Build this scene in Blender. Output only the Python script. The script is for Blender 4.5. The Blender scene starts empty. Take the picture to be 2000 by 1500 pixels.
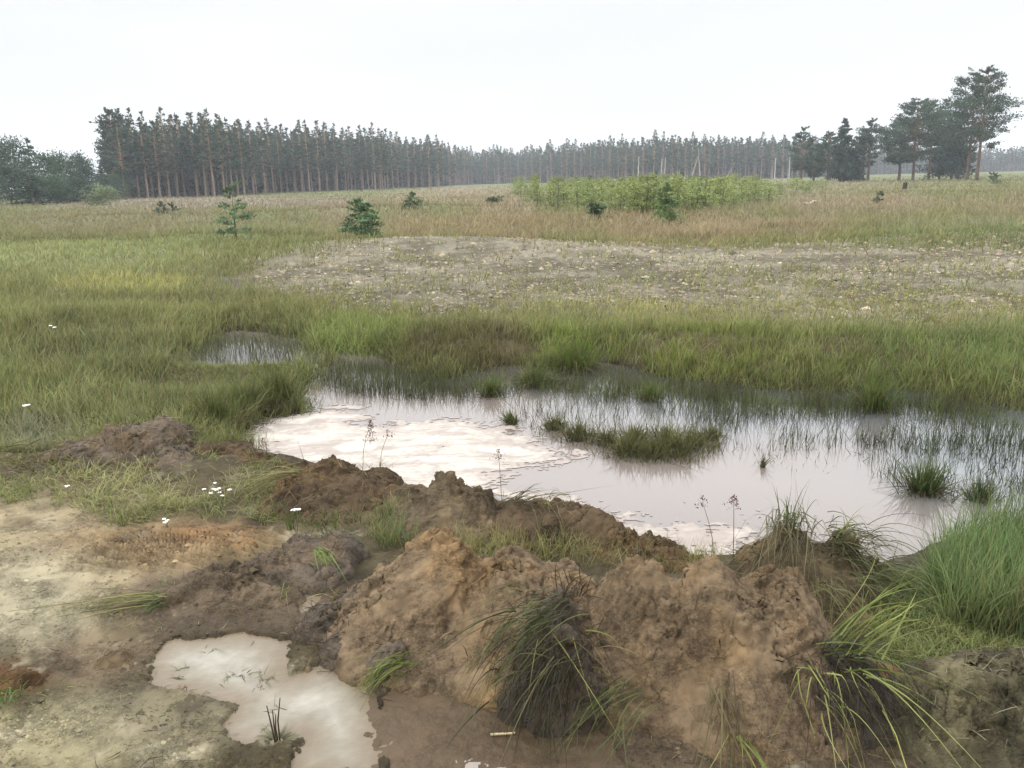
import bpy, math, random
import numpy as np
from mathutils import Vector, Matrix, Euler

random.seed(11)
rng = np.random.default_rng(11)
sc = bpy.context.scene
COL = sc.collection
R = math.radians

# ------------------------------------------------------------------ camera
F, PITCH, ROLL, EYE = 1664.0, 13.5, -1.3, 1.62      # focal length in photo pixels (2000 wide), degrees, metres
cam_d = bpy.data.cameras.new('camera')
cam = bpy.data.objects.new('camera', cam_d)
COL.objects.link(cam)
cam_d.sensor_width = 36.0
cam_d.lens = 36.0 * F / 2000.0
cam_d.clip_start, cam_d.clip_end = 0.05, 5000
RM = Matrix.Rotation(R(90 - PITCH), 3, 'X') @ Matrix.Rotation(R(ROLL), 3, 'Z')
cam.matrix_world = Matrix.Translation((0, 0, EYE)) @ RM.to_4x4()
sc.camera = cam
RN = np.array(RM)

# ------------------------------------------------------------------ sky, sun, exposure
SUN_EL, SUN_AZ = 42.0, 245.0
w = bpy.data.worlds.new('World'); sc.world = w; w.use_nodes = True
nt = w.node_tree; nt.nodes.clear()
N = nt.nodes.new; L = nt.links.new
out = N('ShaderNodeOutputWorld'); bg = N('ShaderNodeBackground'); bg.inputs[1].default_value = 0.1
sky = N('ShaderNodeTexSky'); sky.sky_type = 'NISHITA'; sky.sun_disc = False
sky.sun_elevation = R(SUN_EL); sky.sun_rotation = R(SUN_AZ)
tc = N('ShaderNodeTexCoord'); sep = N('ShaderNodeSeparateXYZ'); L(tc.outputs['Generated'], sep.inputs[0])
ramp = N('ShaderNodeValToRGB'); L(sep.outputs['Z'], ramp.inputs[0])
er = ramp.color_ramp; er.elements[0].position = 0.0; er.elements[0].color = (.545, .568, .586, 1)
er.elements[1].position = 1.0; er.elements[1].color = (2.9, 2.9, 2.95, 1)
for p, c in ((.10, (.563, .572, .580)), (.205, (.585, .589, .594)), (.26, (1.35, 1.37, 1.40)), (.34, (1.9, 1.92, 1.96)), (.6, (2.2, 2.2, 2.23))):
    e = er.elements.new(p); e.color = c + (1,)
mp = N('ShaderNodeMapping'); mp.inputs['Scale'].default_value = (1.2, 1.2, 4.5); L(tc.outputs['Generated'], mp.inputs[0])
cn = N('ShaderNodeTexNoise'); cn.inputs['Scale'].default_value = 1.6; cn.inputs['Detail'].default_value = 4; L(mp.outputs[0], cn.inputs[0])
cr = N('ShaderNodeMapRange'); cr.inputs['From Min'].default_value = .3; cr.inputs['From Max'].default_value = .7
cr.inputs['To Min'].default_value = 9.3; cr.inputs['To Max'].default_value = 10.3; L(cn.outputs[0], cr.inputs[0])
vm = N('ShaderNodeVectorMath'); vm.operation = 'SCALE'; L(ramp.outputs[0], vm.inputs[0]); L(cr.outputs[0], vm.inputs['Scale'])
mx = N('ShaderNodeMixRGB'); mx.inputs[0].default_value = .96; L(sky.outputs[0], mx.inputs[1]); L(vm.outputs[0], mx.inputs[2])
L(mx.outputs[0], bg.inputs[0]); L(bg.outputs[0], out.inputs[0])

sl = bpy.data.lights.new('sun', 'SUN'); sl.energy = 1.5; sl.angle = R(10); sl.color = (1, .96, .9)
so = bpy.data.objects.new('sun', sl); COL.objects.link(so)
az = R(SUN_AZ)
sdir = Vector((math.sin(az) * math.cos(R(SUN_EL)), math.cos(az) * math.cos(R(SUN_EL)), math.sin(R(SUN_EL))))
so.rotation_euler = sdir.to_track_quat('Z', 'Y').to_euler()
sc.view_settings.view_transform = 'Standard'; sc.view_settings.look = 'None'
sc.view_settings.exposure = 0.72; sc.view_settings.gamma = 1.0
cy = sc.cycles
cy.max_bounces = 6; cy.diffuse_bounces = 3; cy.glossy_bounces = 2; cy.transmission_bounces = 3
cy.volume_bounces = 0; cy.transparent_max_bounces = 6; cy.use_denoising = True
cy.caustics_reflective = False; cy.caustics_refractive = False

# ------------------------------------------------------------------ helpers
def at(x, y, z=0.0):
    """point of the plane at height z that the photo shows at pixel x, y (2000 x 1500)"""
    x = np.asarray(x, float); y = np.asarray(y, float)
    d = np.stack([(x - 1000) / F, -(y - 750) / F, -np.ones_like(x + y)], -1) @ RN.T
    t = (np.asarray(z) - EYE) / np.minimum(d[..., 2], -1e-4)
    return np.stack([d[..., 0] * t, d[..., 1] * t], -1)

def ray(x, y, dist):
    d = RN @ np.array([(x - 1000) / F, -(y - 750) / F, -1.0])
    s = dist / math.hypot(d[0], d[1])
    return np.array([d[0] * s, d[1] * s, EYE + d[2] * s])

def horizon(x): return 352 - (x - 1000) * 0.0227

def S(r, g, b, k=0.55):
    c = np.array([r, g, b]) / 255.0
    return np.where(c <= .04045, c / 12.92, ((c + .055) / 1.055) ** 2.4) * k

def _h(ix, iy, iz, seed):
    h = ix.astype(np.int64) * 374761393 + iy.astype(np.int64) * 668265263 + iz.astype(np.int64) * 2147483647 + seed * 974634777
    h &= 0xffffffff
    h = ((h ^ (h >> 13)) * 1274126177) & 0xffffffff
    h = ((h ^ (h >> 16)) * 2246822519) & 0xffffffff
    return h ^ (h >> 15)

def n2(x, y, seed=0):
    ix = np.floor(x); iy = np.floor(y); fx = x - ix; fy = y - iy
    u = fx ** 3 * (fx * (fx * 6 - 15) + 10); v = fy ** 3 * (fy * (fy * 6 - 15) + 10)
    def g(a, b):
        an = _h(ix + a, iy + b, ix * 0, seed) * (2 * math.pi / 4294967296.0)
        return np.cos(an) * (fx - a) + np.sin(an) * (fy - b)
    return 1.5 * ((g(0, 0) * (1 - u) + g(1, 0) * u) * (1 - v) + (g(0, 1) * (1 - u) + g(1, 1) * u) * v)

def fbm(x, y, scale, octv=4, seed=0, gain=.5):
    s = 0; a = 1; f = 1.0 / scale; tot = 0
    for o in range(octv):
        s = s + a * n2(x * f + 17.3 * o, y * f - 9.1 * o, seed + o); tot += a; a *= gain; f *= 2.03
    return s / tot

def n3(P, scale, seed=0):
    P = P / scale
    I = np.floor(P); f = P - I; uu = f ** 3 * (f * (f * 6 - 15) + 10)
    r = 0
    for a in (0, 1):
        for b in (0, 1):
            for c in (0, 1):
                h = _h(I[:, 0] + a, I[:, 1] + b, I[:, 2] + c, seed)
                g = ((h & 1023) / 511.5 - 1) * (f[:, 0] - a) + (((h >> 10) & 1023) / 511.5 - 1) * (f[:, 1] - b) + (((h >> 20) & 1023) / 511.5 - 1) * (f[:, 2] - c)
                wt = (uu[:, 0] if a else 1 - uu[:, 0]) * (uu[:, 1] if b else 1 - uu[:, 1]) * (uu[:, 2] if c else 1 - uu[:, 2])
                r = r + wt * g
    return r * 1.3

def vor(x, y, scale, seed=0):
    x = x / scale; y = y / scale; ix = np.floor(x); iy = np.floor(y)
    f1 = np.full(x.shape, 9.0); f2 = np.full(x.shape, 9.0); cid = np.zeros(x.shape)
    for a in (-1, 0, 1):
        for b in (-1, 0, 1):
            h = _h(ix + a, iy + b, ix * 0, seed)
            d = np.hypot(ix + a + (h & 1023) / 1023.0 - x, iy + b + ((h >> 10) & 1023) / 1023.0 - y)
            nearer = d < f1
            f2 = np.where(nearer, f1, np.minimum(f2, d)); cid = np.where(nearer, ((h >> 20) & 1023) / 1023.0, cid); f1 = np.where(nearer, d, f1)
    return f1, f2, cid

def sst(a, b, x):
    t = np.clip((x - a) / (b - a), 0, 1); return t * t * (3 - 2 * t)

def poly_sd(X, Y, poly):
    sh = X.shape; X = X.ravel(); Y = Y.ravel()
    d = np.full(X.shape, 1e9); ins = np.zeros(X.shape, bool)
    M = len(poly)
    for i in range(M):
        ax, ay = poly[i]; bx, by = poly[(i + 1) % M]
        ex, ey = bx - ax, by - ay
        t = np.clip(((X - ax) * ex + (Y - ay) * ey) / (ex * ex + ey * ey + 1e-12), 0, 1)
        d = np.minimum(d, (X - ax - t * ex) ** 2 + (Y - ay - t * ey) ** 2)
        if ay != by:
            c = ((ay > Y) != (by > Y)) & (X < (bx - ax) * (Y - ay) / (by - ay) + ax)
            ins ^= c
    d = np.sqrt(d)
    return np.where(ins, -d, d).reshape(sh)

def in_poly(x, y, poly):
    ins = np.zeros(x.shape, bool)
    for i in range(len(poly)):
        ax, ay = poly[i]; bx, by = poly[(i + 1) % len(poly)]
        if ay != by:
            ins ^= ((ay > y) != (by > y)) & (x < (bx - ax) * (y - ay) / (by - ay) + ax)
    return ins

# ------------------------------------------------------------------ mesh builder
class MB:
    def __init__(s): s.v = []; s.q = []; s.t = []; s.c = []; s.n = 0
    def add(s, V, Q=None, T=None, C=(.5, .5, .5)):
        V = np.asarray(V, float).reshape(-1, 3)
        if Q is not None and len(Q): s.q.append(np.asarray(Q, np.int64).reshape(-1, 4) + s.n)
        if T is not None and len(T): s.t.append(np.asarray(T, np.int64).reshape(-1, 3) + s.n)
        C = np.broadcast_to(np.asarray(C, float), (len(V), 3))
        s.v.append(V); s.c.append(C); s.n += len(V); return s
    def mesh(s, name, mat, smooth=False):
        V = np.concatenate(s.v); C = np.concatenate(s.c)
        q = np.concatenate(s.q) if s.q else np.zeros((0, 4), np.int64)
        t = np.concatenate(s.t) if s.t else np.zeros((0, 3), np.int64)
        me = bpy.data.meshes.new(name)
        me.vertices.add(len(V)); me.vertices.foreach_set('co', V.astype(np.float32).ravel())
        nl = q.size + t.size
        me.loops.add(nl); me.loops.foreach_set('vertex_index', np.concatenate([q.ravel(), t.ravel()]).astype(np.int32))
        me.polygons.add(len(q) + len(t))
        st = np.concatenate([np.arange(len(q)) * 4, q.size + np.arange(len(t)) * 3]).astype(np.int32)
        me.polygons.foreach_set('loop_start', st)
        if smooth: me.polygons.foreach_set('use_smooth', np.ones(len(q) + len(t), bool))
        me.update(calc_edges=True)
        ca = me.color_attributes.new('Col', 'FLOAT_COLOR', 'POINT')
        ca.data.foreach_set('color', np.concatenate([C, np.ones((len(C), 1))], 1).astype(np.float32).ravel())
        me.materials.append(mat)
        return me
    def build(s, name, mat, parent=None, smooth=False, loc=None):
        V0 = None
        if loc is not None:
            s.v = [v - np.asarray(loc) for v in s.v]
        o = bpy.data.objects.new(name, s.mesh(name, mat, smooth)); COL.objects.link(o)
        if parent is not None: o.parent = parent
        elif loc is not None: o.location = loc
        return o

def tag(o, label=None, cat=None, group=None, kind=None):
    if label: o['label'] = label
    if cat: o['category'] = cat
    if group: o['group'] = group
    if kind: o['kind'] = kind
    return o

def empty(name, loc, label, cat, group=None):
    o = bpy.data.objects.new(name, None); COL.objects.link(o); o.location = loc
    o.empty_display_size = .1
    return tag(o, label, cat, group)

def dup(root, loc, rot=(0, 0, 0), scale=(1, 1, 1), label=None, group=None):
    r = root.copy(); COL.objects.link(r); r.location = loc; r.rotation_euler = rot; r.scale = scale
    if label: r['label'] = label
    if group: r['group'] = group
    for ch in root.children:
        c = ch.copy(); COL.objects.link(c); c.parent = r
    return r

def unit(v): return v / np.maximum(np.linalg.norm(v, axis=-1, keepdims=True), 1e-9)

def blades(mb, B, D, Ln, W, droop, c0, c1, seg=4, rg=rng, curl=.14, kink=0.):
    """curved tapering leaf strips. B base (n,3), D direction, Ln length, W width, droop, colours at base and tip"""
    n = len(B); D = unit(np.broadcast_to(D, (n, 3)))
    Ln = np.broadcast_to(Ln, n); W = np.broadcast_to(W, n); droop = np.broadcast_to(droop, n)
    t = np.linspace(0, 1, seg + 1)
    P = B[:, None, :] + D[:, None, :] * (Ln[:, None] * t)[..., None]
    P[:, :, 2] -= (droop * Ln)[:, None] * t ** 2
    P += (rg.normal(size=(n, 3)) * np.array([1, 1, .35]) * (Ln * curl)[:, None])[:, None, :] * (t ** 2)[None, :, None]
    if kink:
        kk = (rg.random(n) < kink) * rg.uniform(.5, 1.5, n) * Ln; P[:, :, 2] -= kk[:, None] * np.maximum(t - rg.uniform(.35, .75, n)[:, None], 0)
    hz = D.copy(); hz[:, 2] = 0
    P += hz[:, None, :] * ((droop * Ln)[:, None] * t ** 2 * .25)[..., None]
    sd = np.cross(D, unit(rg.normal(size=(n, 3)) + 1e-6)); sd = unit(sd)
    wd = W[:, None] * (1 - .93 * t ** 1.8) * .5
    V = np.stack([P - sd[:, None, :] * wd[..., None], P + sd[:, None, :] * wd[..., None]], 2)
    c0 = np.broadcast_to(c0, (n, 3)); c1 = np.broadcast_to(c1, (n, 3))
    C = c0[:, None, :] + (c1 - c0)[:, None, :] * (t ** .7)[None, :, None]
    C = np.repeat(C[:, :, None, :], 2, 2)
    k = np.arange(seg) * 2
    q = np.stack([k, k + 1, k + 3, k + 2], -1)
    Q = (np.arange(n) * (seg + 1) * 2)[:, None, None] + q[None]
    mb.add(V.reshape(-1, 3), Q.reshape(-1, 4), None, C.reshape(-1, 3))
    return P[:, -1]

def leaves(mb, P, D, Ln, W, C, rg=rng):
    """diamond leaves: base P, direction D"""
    n = len(P); D = unit(D); s = unit(np.cross(D, unit(rg.normal(size=(n, 3)))))
    Ln = np.broadcast_to(Ln, n)[:, None]; W = np.broadcast_to(W, n)[:, None]
    V = np.stack([P, P + D * Ln * .45 + s * W * .5, P + D * Ln, P + D * Ln * .45 - s * W * .5], 1)
    Q = np.arange(n * 4).reshape(n, 4)
    mb.add(V.reshape(-1, 3), Q, None, np.repeat(np.broadcast_to(C, (n, 3)), 4, 0))

def tube(mb, pts, rad, ns=6, C=(.1, .08, .06), C1=None):
    pts = np.asarray(pts, float); m = len(pts)
    tan = unit(np.gradient(pts, axis=0))
    ref = np.array([0.31, .95, .05]); a = unit(np.cross(tan, ref)); b = np.cross(tan, a)
    an = np.linspace(0, 2 * math.pi, ns, endpoint=False)
    V = pts[:, None, :] + np.asarray(rad, float)[:, None, None] * (np.cos(an)[None, :, None] * a[:, None, :] + np.sin(an)[None, :, None] * b[:, None, :])
    i = np.arange(m - 1)[:, None] * ns; j = np.arange(ns)[None, :]; j2 = (j + 1) % ns
    Q = np.stack([i + j, i + j2, i + ns + j2, i + ns + j], -1).reshape(-1, 4)
    C = np.asarray(C, float); C1 = C if C1 is None else np.asarray(C1, float)
    cc = C + (C1 - C) * np.linspace(0, 1, m)[:, None]
    mb.add(V.reshape(-1, 3), Q, None, np.repeat(cc, ns, 0))
    top = mb.n - ns
    mb.t.append(np.array([[top, top + k, top + k + 1] for k in range(1, ns - 1)]))

# ------------------------------------------------------------------ materials
def new_mat(name):
    m = bpy.data.materials.new(name); m.use_nodes = True
    t = m.node_tree; t.nodes.clear()
    return m, t, t.nodes.new, t.links.new

def mat_leaf(name, transl=.3, rough=.55, spec=.25, vscale=6.0, vary=.25):
    m, t, N, L = new_mat(name)
    o = N('ShaderNodeOutputMaterial'); a = N('ShaderNodeAttribute'); a.attribute_name = 'Col'
    g = N('ShaderNodeNewGeometry'); no = N('ShaderNodeTexNoise'); no.inputs['Scale'].default_value = vscale; no.inputs['Detail'].default_value = 3
    L(g.outputs['Position'], no.inputs['Vector'])
    mr = N('ShaderNodeMapRange'); mr.inputs['From Min'].default_value = .3; mr.inputs['From Max'].default_value = .7
    mr.inputs['To Min'].default_value = 1 - vary; mr.inputs['To Max'].default_value = 1 + vary; L(no.outputs[0], mr.inputs[0])
    v = N('ShaderNodeVectorMath'); v.operation = 'SCALE'; L(a.outputs['Color'], v.inputs[0]); L(mr.outputs[0], v.inputs['Scale'])
    p = N('ShaderNodeBsdfPrincipled'); p.inputs['Roughness'].default_value = rough; p.inputs['Specular IOR Level'].default_value = spec
    L(v.outputs[0], p.inputs['Base Color'])
    tr = N('ShaderNodeBsdfTranslucent'); L(v.outputs[0], tr.inputs[0])
    ms = N('ShaderNodeMixShader'); ms.inputs[0].default_value = transl; L(p.outputs[0], ms.inputs[1]); L(tr.outputs[0], ms.inputs[2])
    L(ms.outputs[0], o.inputs[0]); return m

def mat_soil(name, scales=(14, 60, 220), bump=.5, rough=.95, spec=.15, vary=.35, dist=.012, zones=0):
    m, t, N, L = new_mat(name)
    o = N('ShaderNodeOutputMaterial'); a = N('ShaderNodeAttribute'); a.attribute_name = 'Col'
    g = N('ShaderNodeNewGeometry')
    ns = []
    for s_ in scales:
        no = N('ShaderNodeTexNoise'); no.inputs['Scale'].default_value = s_; no.inputs['Detail'].default_value = 5; no.inputs['Roughness'].default_value = .65
        L(g.outputs['Position'], no.inputs['Vector']); ns.append(no)
    ad = N('ShaderNodeMath'); ad.operation = 'ADD'; L(ns[0].outputs[0], ad.inputs[0]); L(ns[1].outputs[0], ad.inputs[1])
    ad2 = N('ShaderNodeMath'); ad2.operation = 'ADD'; L(ad.outputs[0], ad2.inputs[0]); L(ns[2].outputs[0], ad2.inputs[1])
    mr = N('ShaderNodeMapRange'); mr.inputs['From Min'].default_value = 1.25; mr.inputs['From Max'].default_value = 1.75
    mr.inputs['To Min'].default_value = 1 - vary; mr.inputs['To Max'].default_value = 1 + vary; L(ad2.outputs[0], mr.inputs[0])
    v = N('ShaderNodeVectorMath'); v.operation = 'SCALE'; L(a.outputs['Color'], v.inputs[0]); L(mr.outputs[0], v.inputs['Scale'])
    p = N('ShaderNodeBsdfPrincipled'); p.inputs['Specular IOR Level'].default_value = spec; p.inputs['Roughness'].default_value = rough
    L(v.outputs[0], p.inputs['Base Color'])
    b = N('ShaderNodeBump'); b.inputs['Strength'].default_value = bump; b.inputs['Distance'].default_value = dist
    if zones:
        zn_ = N('ShaderNodeTexNoise'); zn_.inputs['Scale'].default_value = zones; zn_.inputs['Detail'].default_value = 4; zn_.inputs['Roughness'].default_value = .6; L(g.outputs['Position'], zn_.inputs['Vector'])
        zr = N('ShaderNodeMapRange'); zr.inputs['From Min'].default_value = .42; zr.inputs['From Max'].default_value = .60; zr.inputs['To Min'].default_value = .12; zr.inputs['To Max'].default_value = 1.0; L(zn_.outputs[0], zr.inputs[0])
        hm = N('ShaderNodeMath'); hm.operation = 'MULTIPLY'; L(ad2.outputs[0], hm.inputs[0]); L(zr.outputs[0], hm.inputs[1]); L(hm.outputs[0], b.inputs['Height'])
        fm = N('ShaderNodeMath'); fm.operation = 'SUBTRACT'; L(mr.outputs[0], fm.inputs[0]); fm.inputs[1].default_value = 1.0
        f2 = N('ShaderNodeMath'); f2.operation = 'MULTIPLY_ADD'; L(fm.outputs[0], f2.inputs[0]); L(zr.outputs[0], f2.inputs[1]); f2.inputs[2].default_value = 1.0; L(f2.outputs[0], v.inputs['Scale'])
    else: L(ad2.outputs[0], b.inputs['Height'])
    L(b.outputs[0], p.inputs['Normal'])
    L(p.outputs[0], o.inputs[0]); return m

def mat_water(name, rough=.03, bump=.03, scale=9, ior=1.33):
    m, t, N, L = new_mat(name)
    o = N('ShaderNodeOutputMaterial'); a = N('ShaderNodeAttribute'); a.attribute_name = 'Col'
    g = N('ShaderNodeNewGeometry'); no = N('ShaderNodeTexNoise'); no.inputs['Scale'].default_value = scale; no.inputs['Detail'].default_value = 2
    L(g.outputs['Position'], no.inputs['Vector'])
    p = N('ShaderNodeBsdfPrincipled'); p.inputs['Roughness'].default_value = rough; p.inputs['IOR'].default_value = ior
    L(a.outputs['Color'], p.inputs['Base Color'])
    b = N('ShaderNodeBump'); b.inputs['Strength'].default_value = bump; b.inputs['Distance'].default_value = .02
    L(no.outputs[0], b.inputs['Height']); L(b.outputs[0], p.inputs['Normal'])
    L(p.outputs[0], o.inputs[0]); return m

M_GRASS = mat_leaf('grass_blade', .35)
M_NEEDLE = mat_leaf('needles', .15, .6, .2, 1.2, .35)
M_LEAF = mat_leaf('leaf', .3, .5, .3, 3, .25)
M_BARK = mat_soil('bark', (3, 12, 40), .6, .9, .1, .35, .03)
M_SOIL = mat_soil('soil', (34, 100, 260), .9, vary=.55, dist=.014, zones=7)
M_GROUND = mat_soil('ground_soil', (22, 75, 220), .9, .92, .18, .55, .016, zones=4)
M_WET = mat_soil('wet_peat', (34, 100, 260), .8, .7, .35, .5, .012, zones=9)
M_WATER = mat_water('pond_water', .035, .025, 7)
M_PUDDLE = mat_water('puddle_water', .28, .12, 40, 1.22)
M_MUD = mat_soil('wet_mud', (30, 90, 240), .6, .6, .22, .4, .01, 6)
M_FOAM = mat_soil('foam', (9, 40, 160), .12, .9, .1, .03, .004)
M_STONE = mat_soil('stone', (9, 40, 150), .3, .9, .15, .25, .01)
M_FLOWER = mat_leaf('petal', .25, .6, .2, 20, .05)

# ------------------------------------------------------------------ terrain
ZW = -0.10
POND_PX = [(455, 855), (520, 815), (585, 805), (598, 765), (612, 718), (655, 688), (740, 697), (800, 722), (870, 736), (930, 724),
           (1000, 711), (1090, 725), (1170, 706), (1250, 721), (1320, 738), (1420, 748), (1520, 760), (1620, 764), (1740, 753),
           (1850, 770), (1990, 797), (2250, 850), (2600, 930), (2500, 1010), (2250, 1015), (2010, 1010), (1900, 1045), (1800, 1090),
           (1720, 1112), (1600, 1110), (1440, 1098), (1340, 1100), (1250, 1070), (1180, 1035), (1080, 1010), (960, 990), (870, 968),
           (760, 950), (700, 925), (600, 905), (520, 890), (470, 872)]
POND = at(*np.array(POND_PX, float).T, ZW)
POOL_PX = [(330, 697), (400, 664), (450, 645), (520, 650), (595, 662), (660, 698), (640, 722), (560, 722), (470, 726), (390, 718)]
POOL = at(*np.array(POOL_PX, float).T, ZW)
POOL2_PX = [(230, 715), (270, 700), (300, 705), (290, 725), (250, 728)]
PUD_PX = [(278, 1300), (330, 1250), (480, 1238), (575, 1252), (560, 1320), (620, 1305), (650, 1290), (722, 1330), (742, 1400), (750, 1520),
          (555, 1520), (585, 1448), (470, 1462), (430, 1425), (452, 1385), (360, 1352), (300, 1340)]
PUD = at(*np.array(PUD_PX, float).T, -.012)
PUD2_PX = [(575, 1170), (620, 1150), (640, 1160), (620, 1190), (585, 1200)]
PUD2 = at(*np.array(PUD2_PX, float).T, -.012)
MUD_PX = [(750, 1360), (830, 1330), (930, 1340), (1060, 1400), (1180, 1440), (1250, 1520), (760, 1530), (745, 1440)]
MUD = at(*np.array(MUD_PX, float).T, -.012)
PZ = -0.012

BUMPS = []   # gentle rises: centre, radii, height
for (x, y, rx, ry, h) in ((780, 492, 4.2, 2.2, .28), (560, 520, 2.5, 1.6, .16), (980, 500, 4.5, 2.2, .18), (1580, 455, 3.5, 1.6, .22), (1900, 480, 4.5, 3, .25),
                          (150, 500, 4.5, 2.5, .15), (400, 470, 4, 3, .2), (250, 430, 9, 5, .25), (800, 415, 8, 4, .3), (1420, 430, 8, 5, .15),
                          (1100, 690, 1.2, .6, .12), (1350, 690, 2.0, .7, .12), (1720, 700, 1.8, .8, .1), (830, 670, 1.6, .6, .12),
                          (420, 800, 1.0, .45, .06), (470, 745, 1.5, .6, -.17), (150, 760, 1.2, .8, .12), (80, 650, 1.5, 1, .14)):
    c = at(x, y); BUMPS.append((c[0], c[1], rx, ry, h))
TRK = at(340, 1072)

def ground_z(X, Y):
    X = np.asarray(X, float); Y = np.asarray(Y, float)
    r = np.hypot(X, Y)
    z = .05 * fbm(X, Y, 2.2, 3, 3) * sst(2.5, 7, r) + .16 * fbm(X, Y, 11, 3, 8) * sst(10, 30, r)
    rough = .028 * np.abs(fbm(X, Y, .5, 4, 5, .55)) + .020 * fbm(X, Y, .14, 4, 6, .65)
    z = z + rough * (1 - .5 * sst(8, 25, r)) + .024 * (np.abs(fbm(X, Y, .07, 3, 14, .6)) - .12) * (1 - sst(5, 9, r)) * sst(-.3, .3, fbm(X, Y, .8, 2, 15))
    for (cx, cy_, rx, ry, h) in BUMPS:
        d = ((X - cx) / rx) ** 2 + ((Y - cy_) / ry) ** 2
        z = z + h * np.exp(-d * 1.3)
    gq = at(1250, 560); gv = np.exp(-(((X - gq[0] - .8) / 9) ** 4 + ((Y - 12.5) / 4.2) ** 4))
    z = z + gv * (.07 * np.abs(fbm(X, Y, .55, 3, 17, .6)) + .03 * fbm(X, Y, .2, 2, 18))
    # caterpillar tread marks in the sand
    u = X - TRK[0]; v = Y - TRK[1]
    tr = np.exp(-((u / .42) ** 4 + (v / .22) ** 4))
    z = z + tr * .048 * np.maximum(np.sin((v + .33 * u + .02 * fbm(X, Y, .3, 2, 44)) * 2 * math.pi / .062), -.3)
    near = r < 22
    if near.any():
        xn, yn, zn, rn = X[near], Y[near], z[near], r[near]
        s = np.minimum(poly_sd(xn, yn, POND) + .11 * fbm(xn, yn, .55, 3, 21), poly_sd(xn, yn, POOL) + .2 * fbm(xn, yn, .55, 3, 22))
        bank = ZW + .02 + .25 * np.clip(s, 0, 1) + .3 * rough[near]
        zn = np.where(s < 0, np.maximum(ZW - .25, ZW + s * .5 - .004), np.where(s < .9, bank + (np.maximum(zn, ZW + .04) - bank) * sst(.0, .7, s), np.maximum(zn, ZW + .05)))
        s2 = np.minimum.reduce([poly_sd(xn, yn, p) for p in (PUD, PUD2, MUD)]) + .06 * fbm(xn, yn, .2, 5, 31, .68)
        rag = fbm(xn, yn, .10, 5, 37, .65)
        zn = np.where(s2 < 0, np.maximum(PZ - .04, PZ + s2 * .10 - .002) + .009 * rag, np.where(s2 < .3, np.maximum(zn * sst(0, .18, s2), PZ + .002 + np.minimum(.07 * s2, .02) + .009 * rag), zn))
        z[near] = zn
    return z

# colour fields: soil kinds and grass kinds that grow in patches
def patch(x, y, rx, ry, col, k=1.0, z=0.0):
    p0, p1 = at(x, max(y - ry, horizon(x) + 8), z), at(x, y + ry, z); c = (p0 + p1) / 2; b = (p1 - p0) / 2; a = (at(x + rx, y, z) - at(x, y, z))
    return (c, np.linalg.inv(np.stack([a, b], 1)), np.asarray(col), k)

def field(X, Y, base, patches, seed, wob=.7):
    C = np.broadcast_to(np.asarray(base, float), X.shape + (3,)).copy()
    r = np.hypot(X, Y)
    sc_ = np.clip(r * .08, .15, 6)
    w1 = fbm(X / sc_, Y / sc_, 1.0, 4, seed, .6)
    for i, (c, inv, col, k) in enumerate(patches):
        dx = X - c[0]; dy = Y - c[1]
        u = inv[0, 0] * dx + inv[0, 1] * dy; v = inv[1, 0] * dx + inv[1, 1] * dy
        d = np.sqrt(u * u + v * v) + wob * w1
        wt = k * (1 - sst(.35, 1.2, d))
        C += (col - C) * wt[..., None]
    return C

TAN, GREY, PEAT, MUDC, ORANGE = S(184, 168, 134), S(150, 148, 130), S(74, 62, 48), S(128, 110, 90), S(150, 106, 66)
SOILP = [patch(1150, 560, 780, 95, S(134, 120, 94, .48)), patch(700, 530, 230, 50, S(146, 138, 118, .5)), patch(1250, 590, 420, 22, S(160, 145, 112), .8), patch(1700, 560, 330, 60, S(132, 124, 100), .8),
         patch(750, 488, 230, 9, S(178, 165, 145)), patch(1570, 456, 80, 8, S(160, 138, 112)), patch(540, 512, 40, 6, S(180, 165, 145), .9),
         patch(0, 1100, 480, 160, TAN), patch(330, 1060, 260, 60, S(182, 156, 118)), patch(20, 1190, 200, 130, S(186, 176, 146)), patch(420, 1045, 120, 35, S(158, 122, 84), .8),
         patch(100, 1450, 300, 90, S(176, 166, 130)), patch(330, 1400, 260, 80, S(152, 142, 114), .9), patch(200, 1290, 160, 60, S(142, 124, 98), .9),
         patch(30, 1320, 80, 40, S(112, 76, 42), .9), patch(470, 1180, 230, 70, S(104, 88, 70)), patch(900, 1400, 320, 130, S(128, 108, 88)), patch(1300, 1450, 700, 110, S(110, 94, 74)),
         patch(480, 1190, 330, 60, S(116, 100, 80)), patch(850, 1330, 260, 120, S(122, 104, 84)), patch(1250, 1380, 500, 90, S(116, 99, 78)), patch(700, 990, 700, 60, S(120, 106, 78), .7), patch(1850, 1200, 250, 120, S(95, 92, 60))]
GB = S(112, 122, 70, .5)
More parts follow.
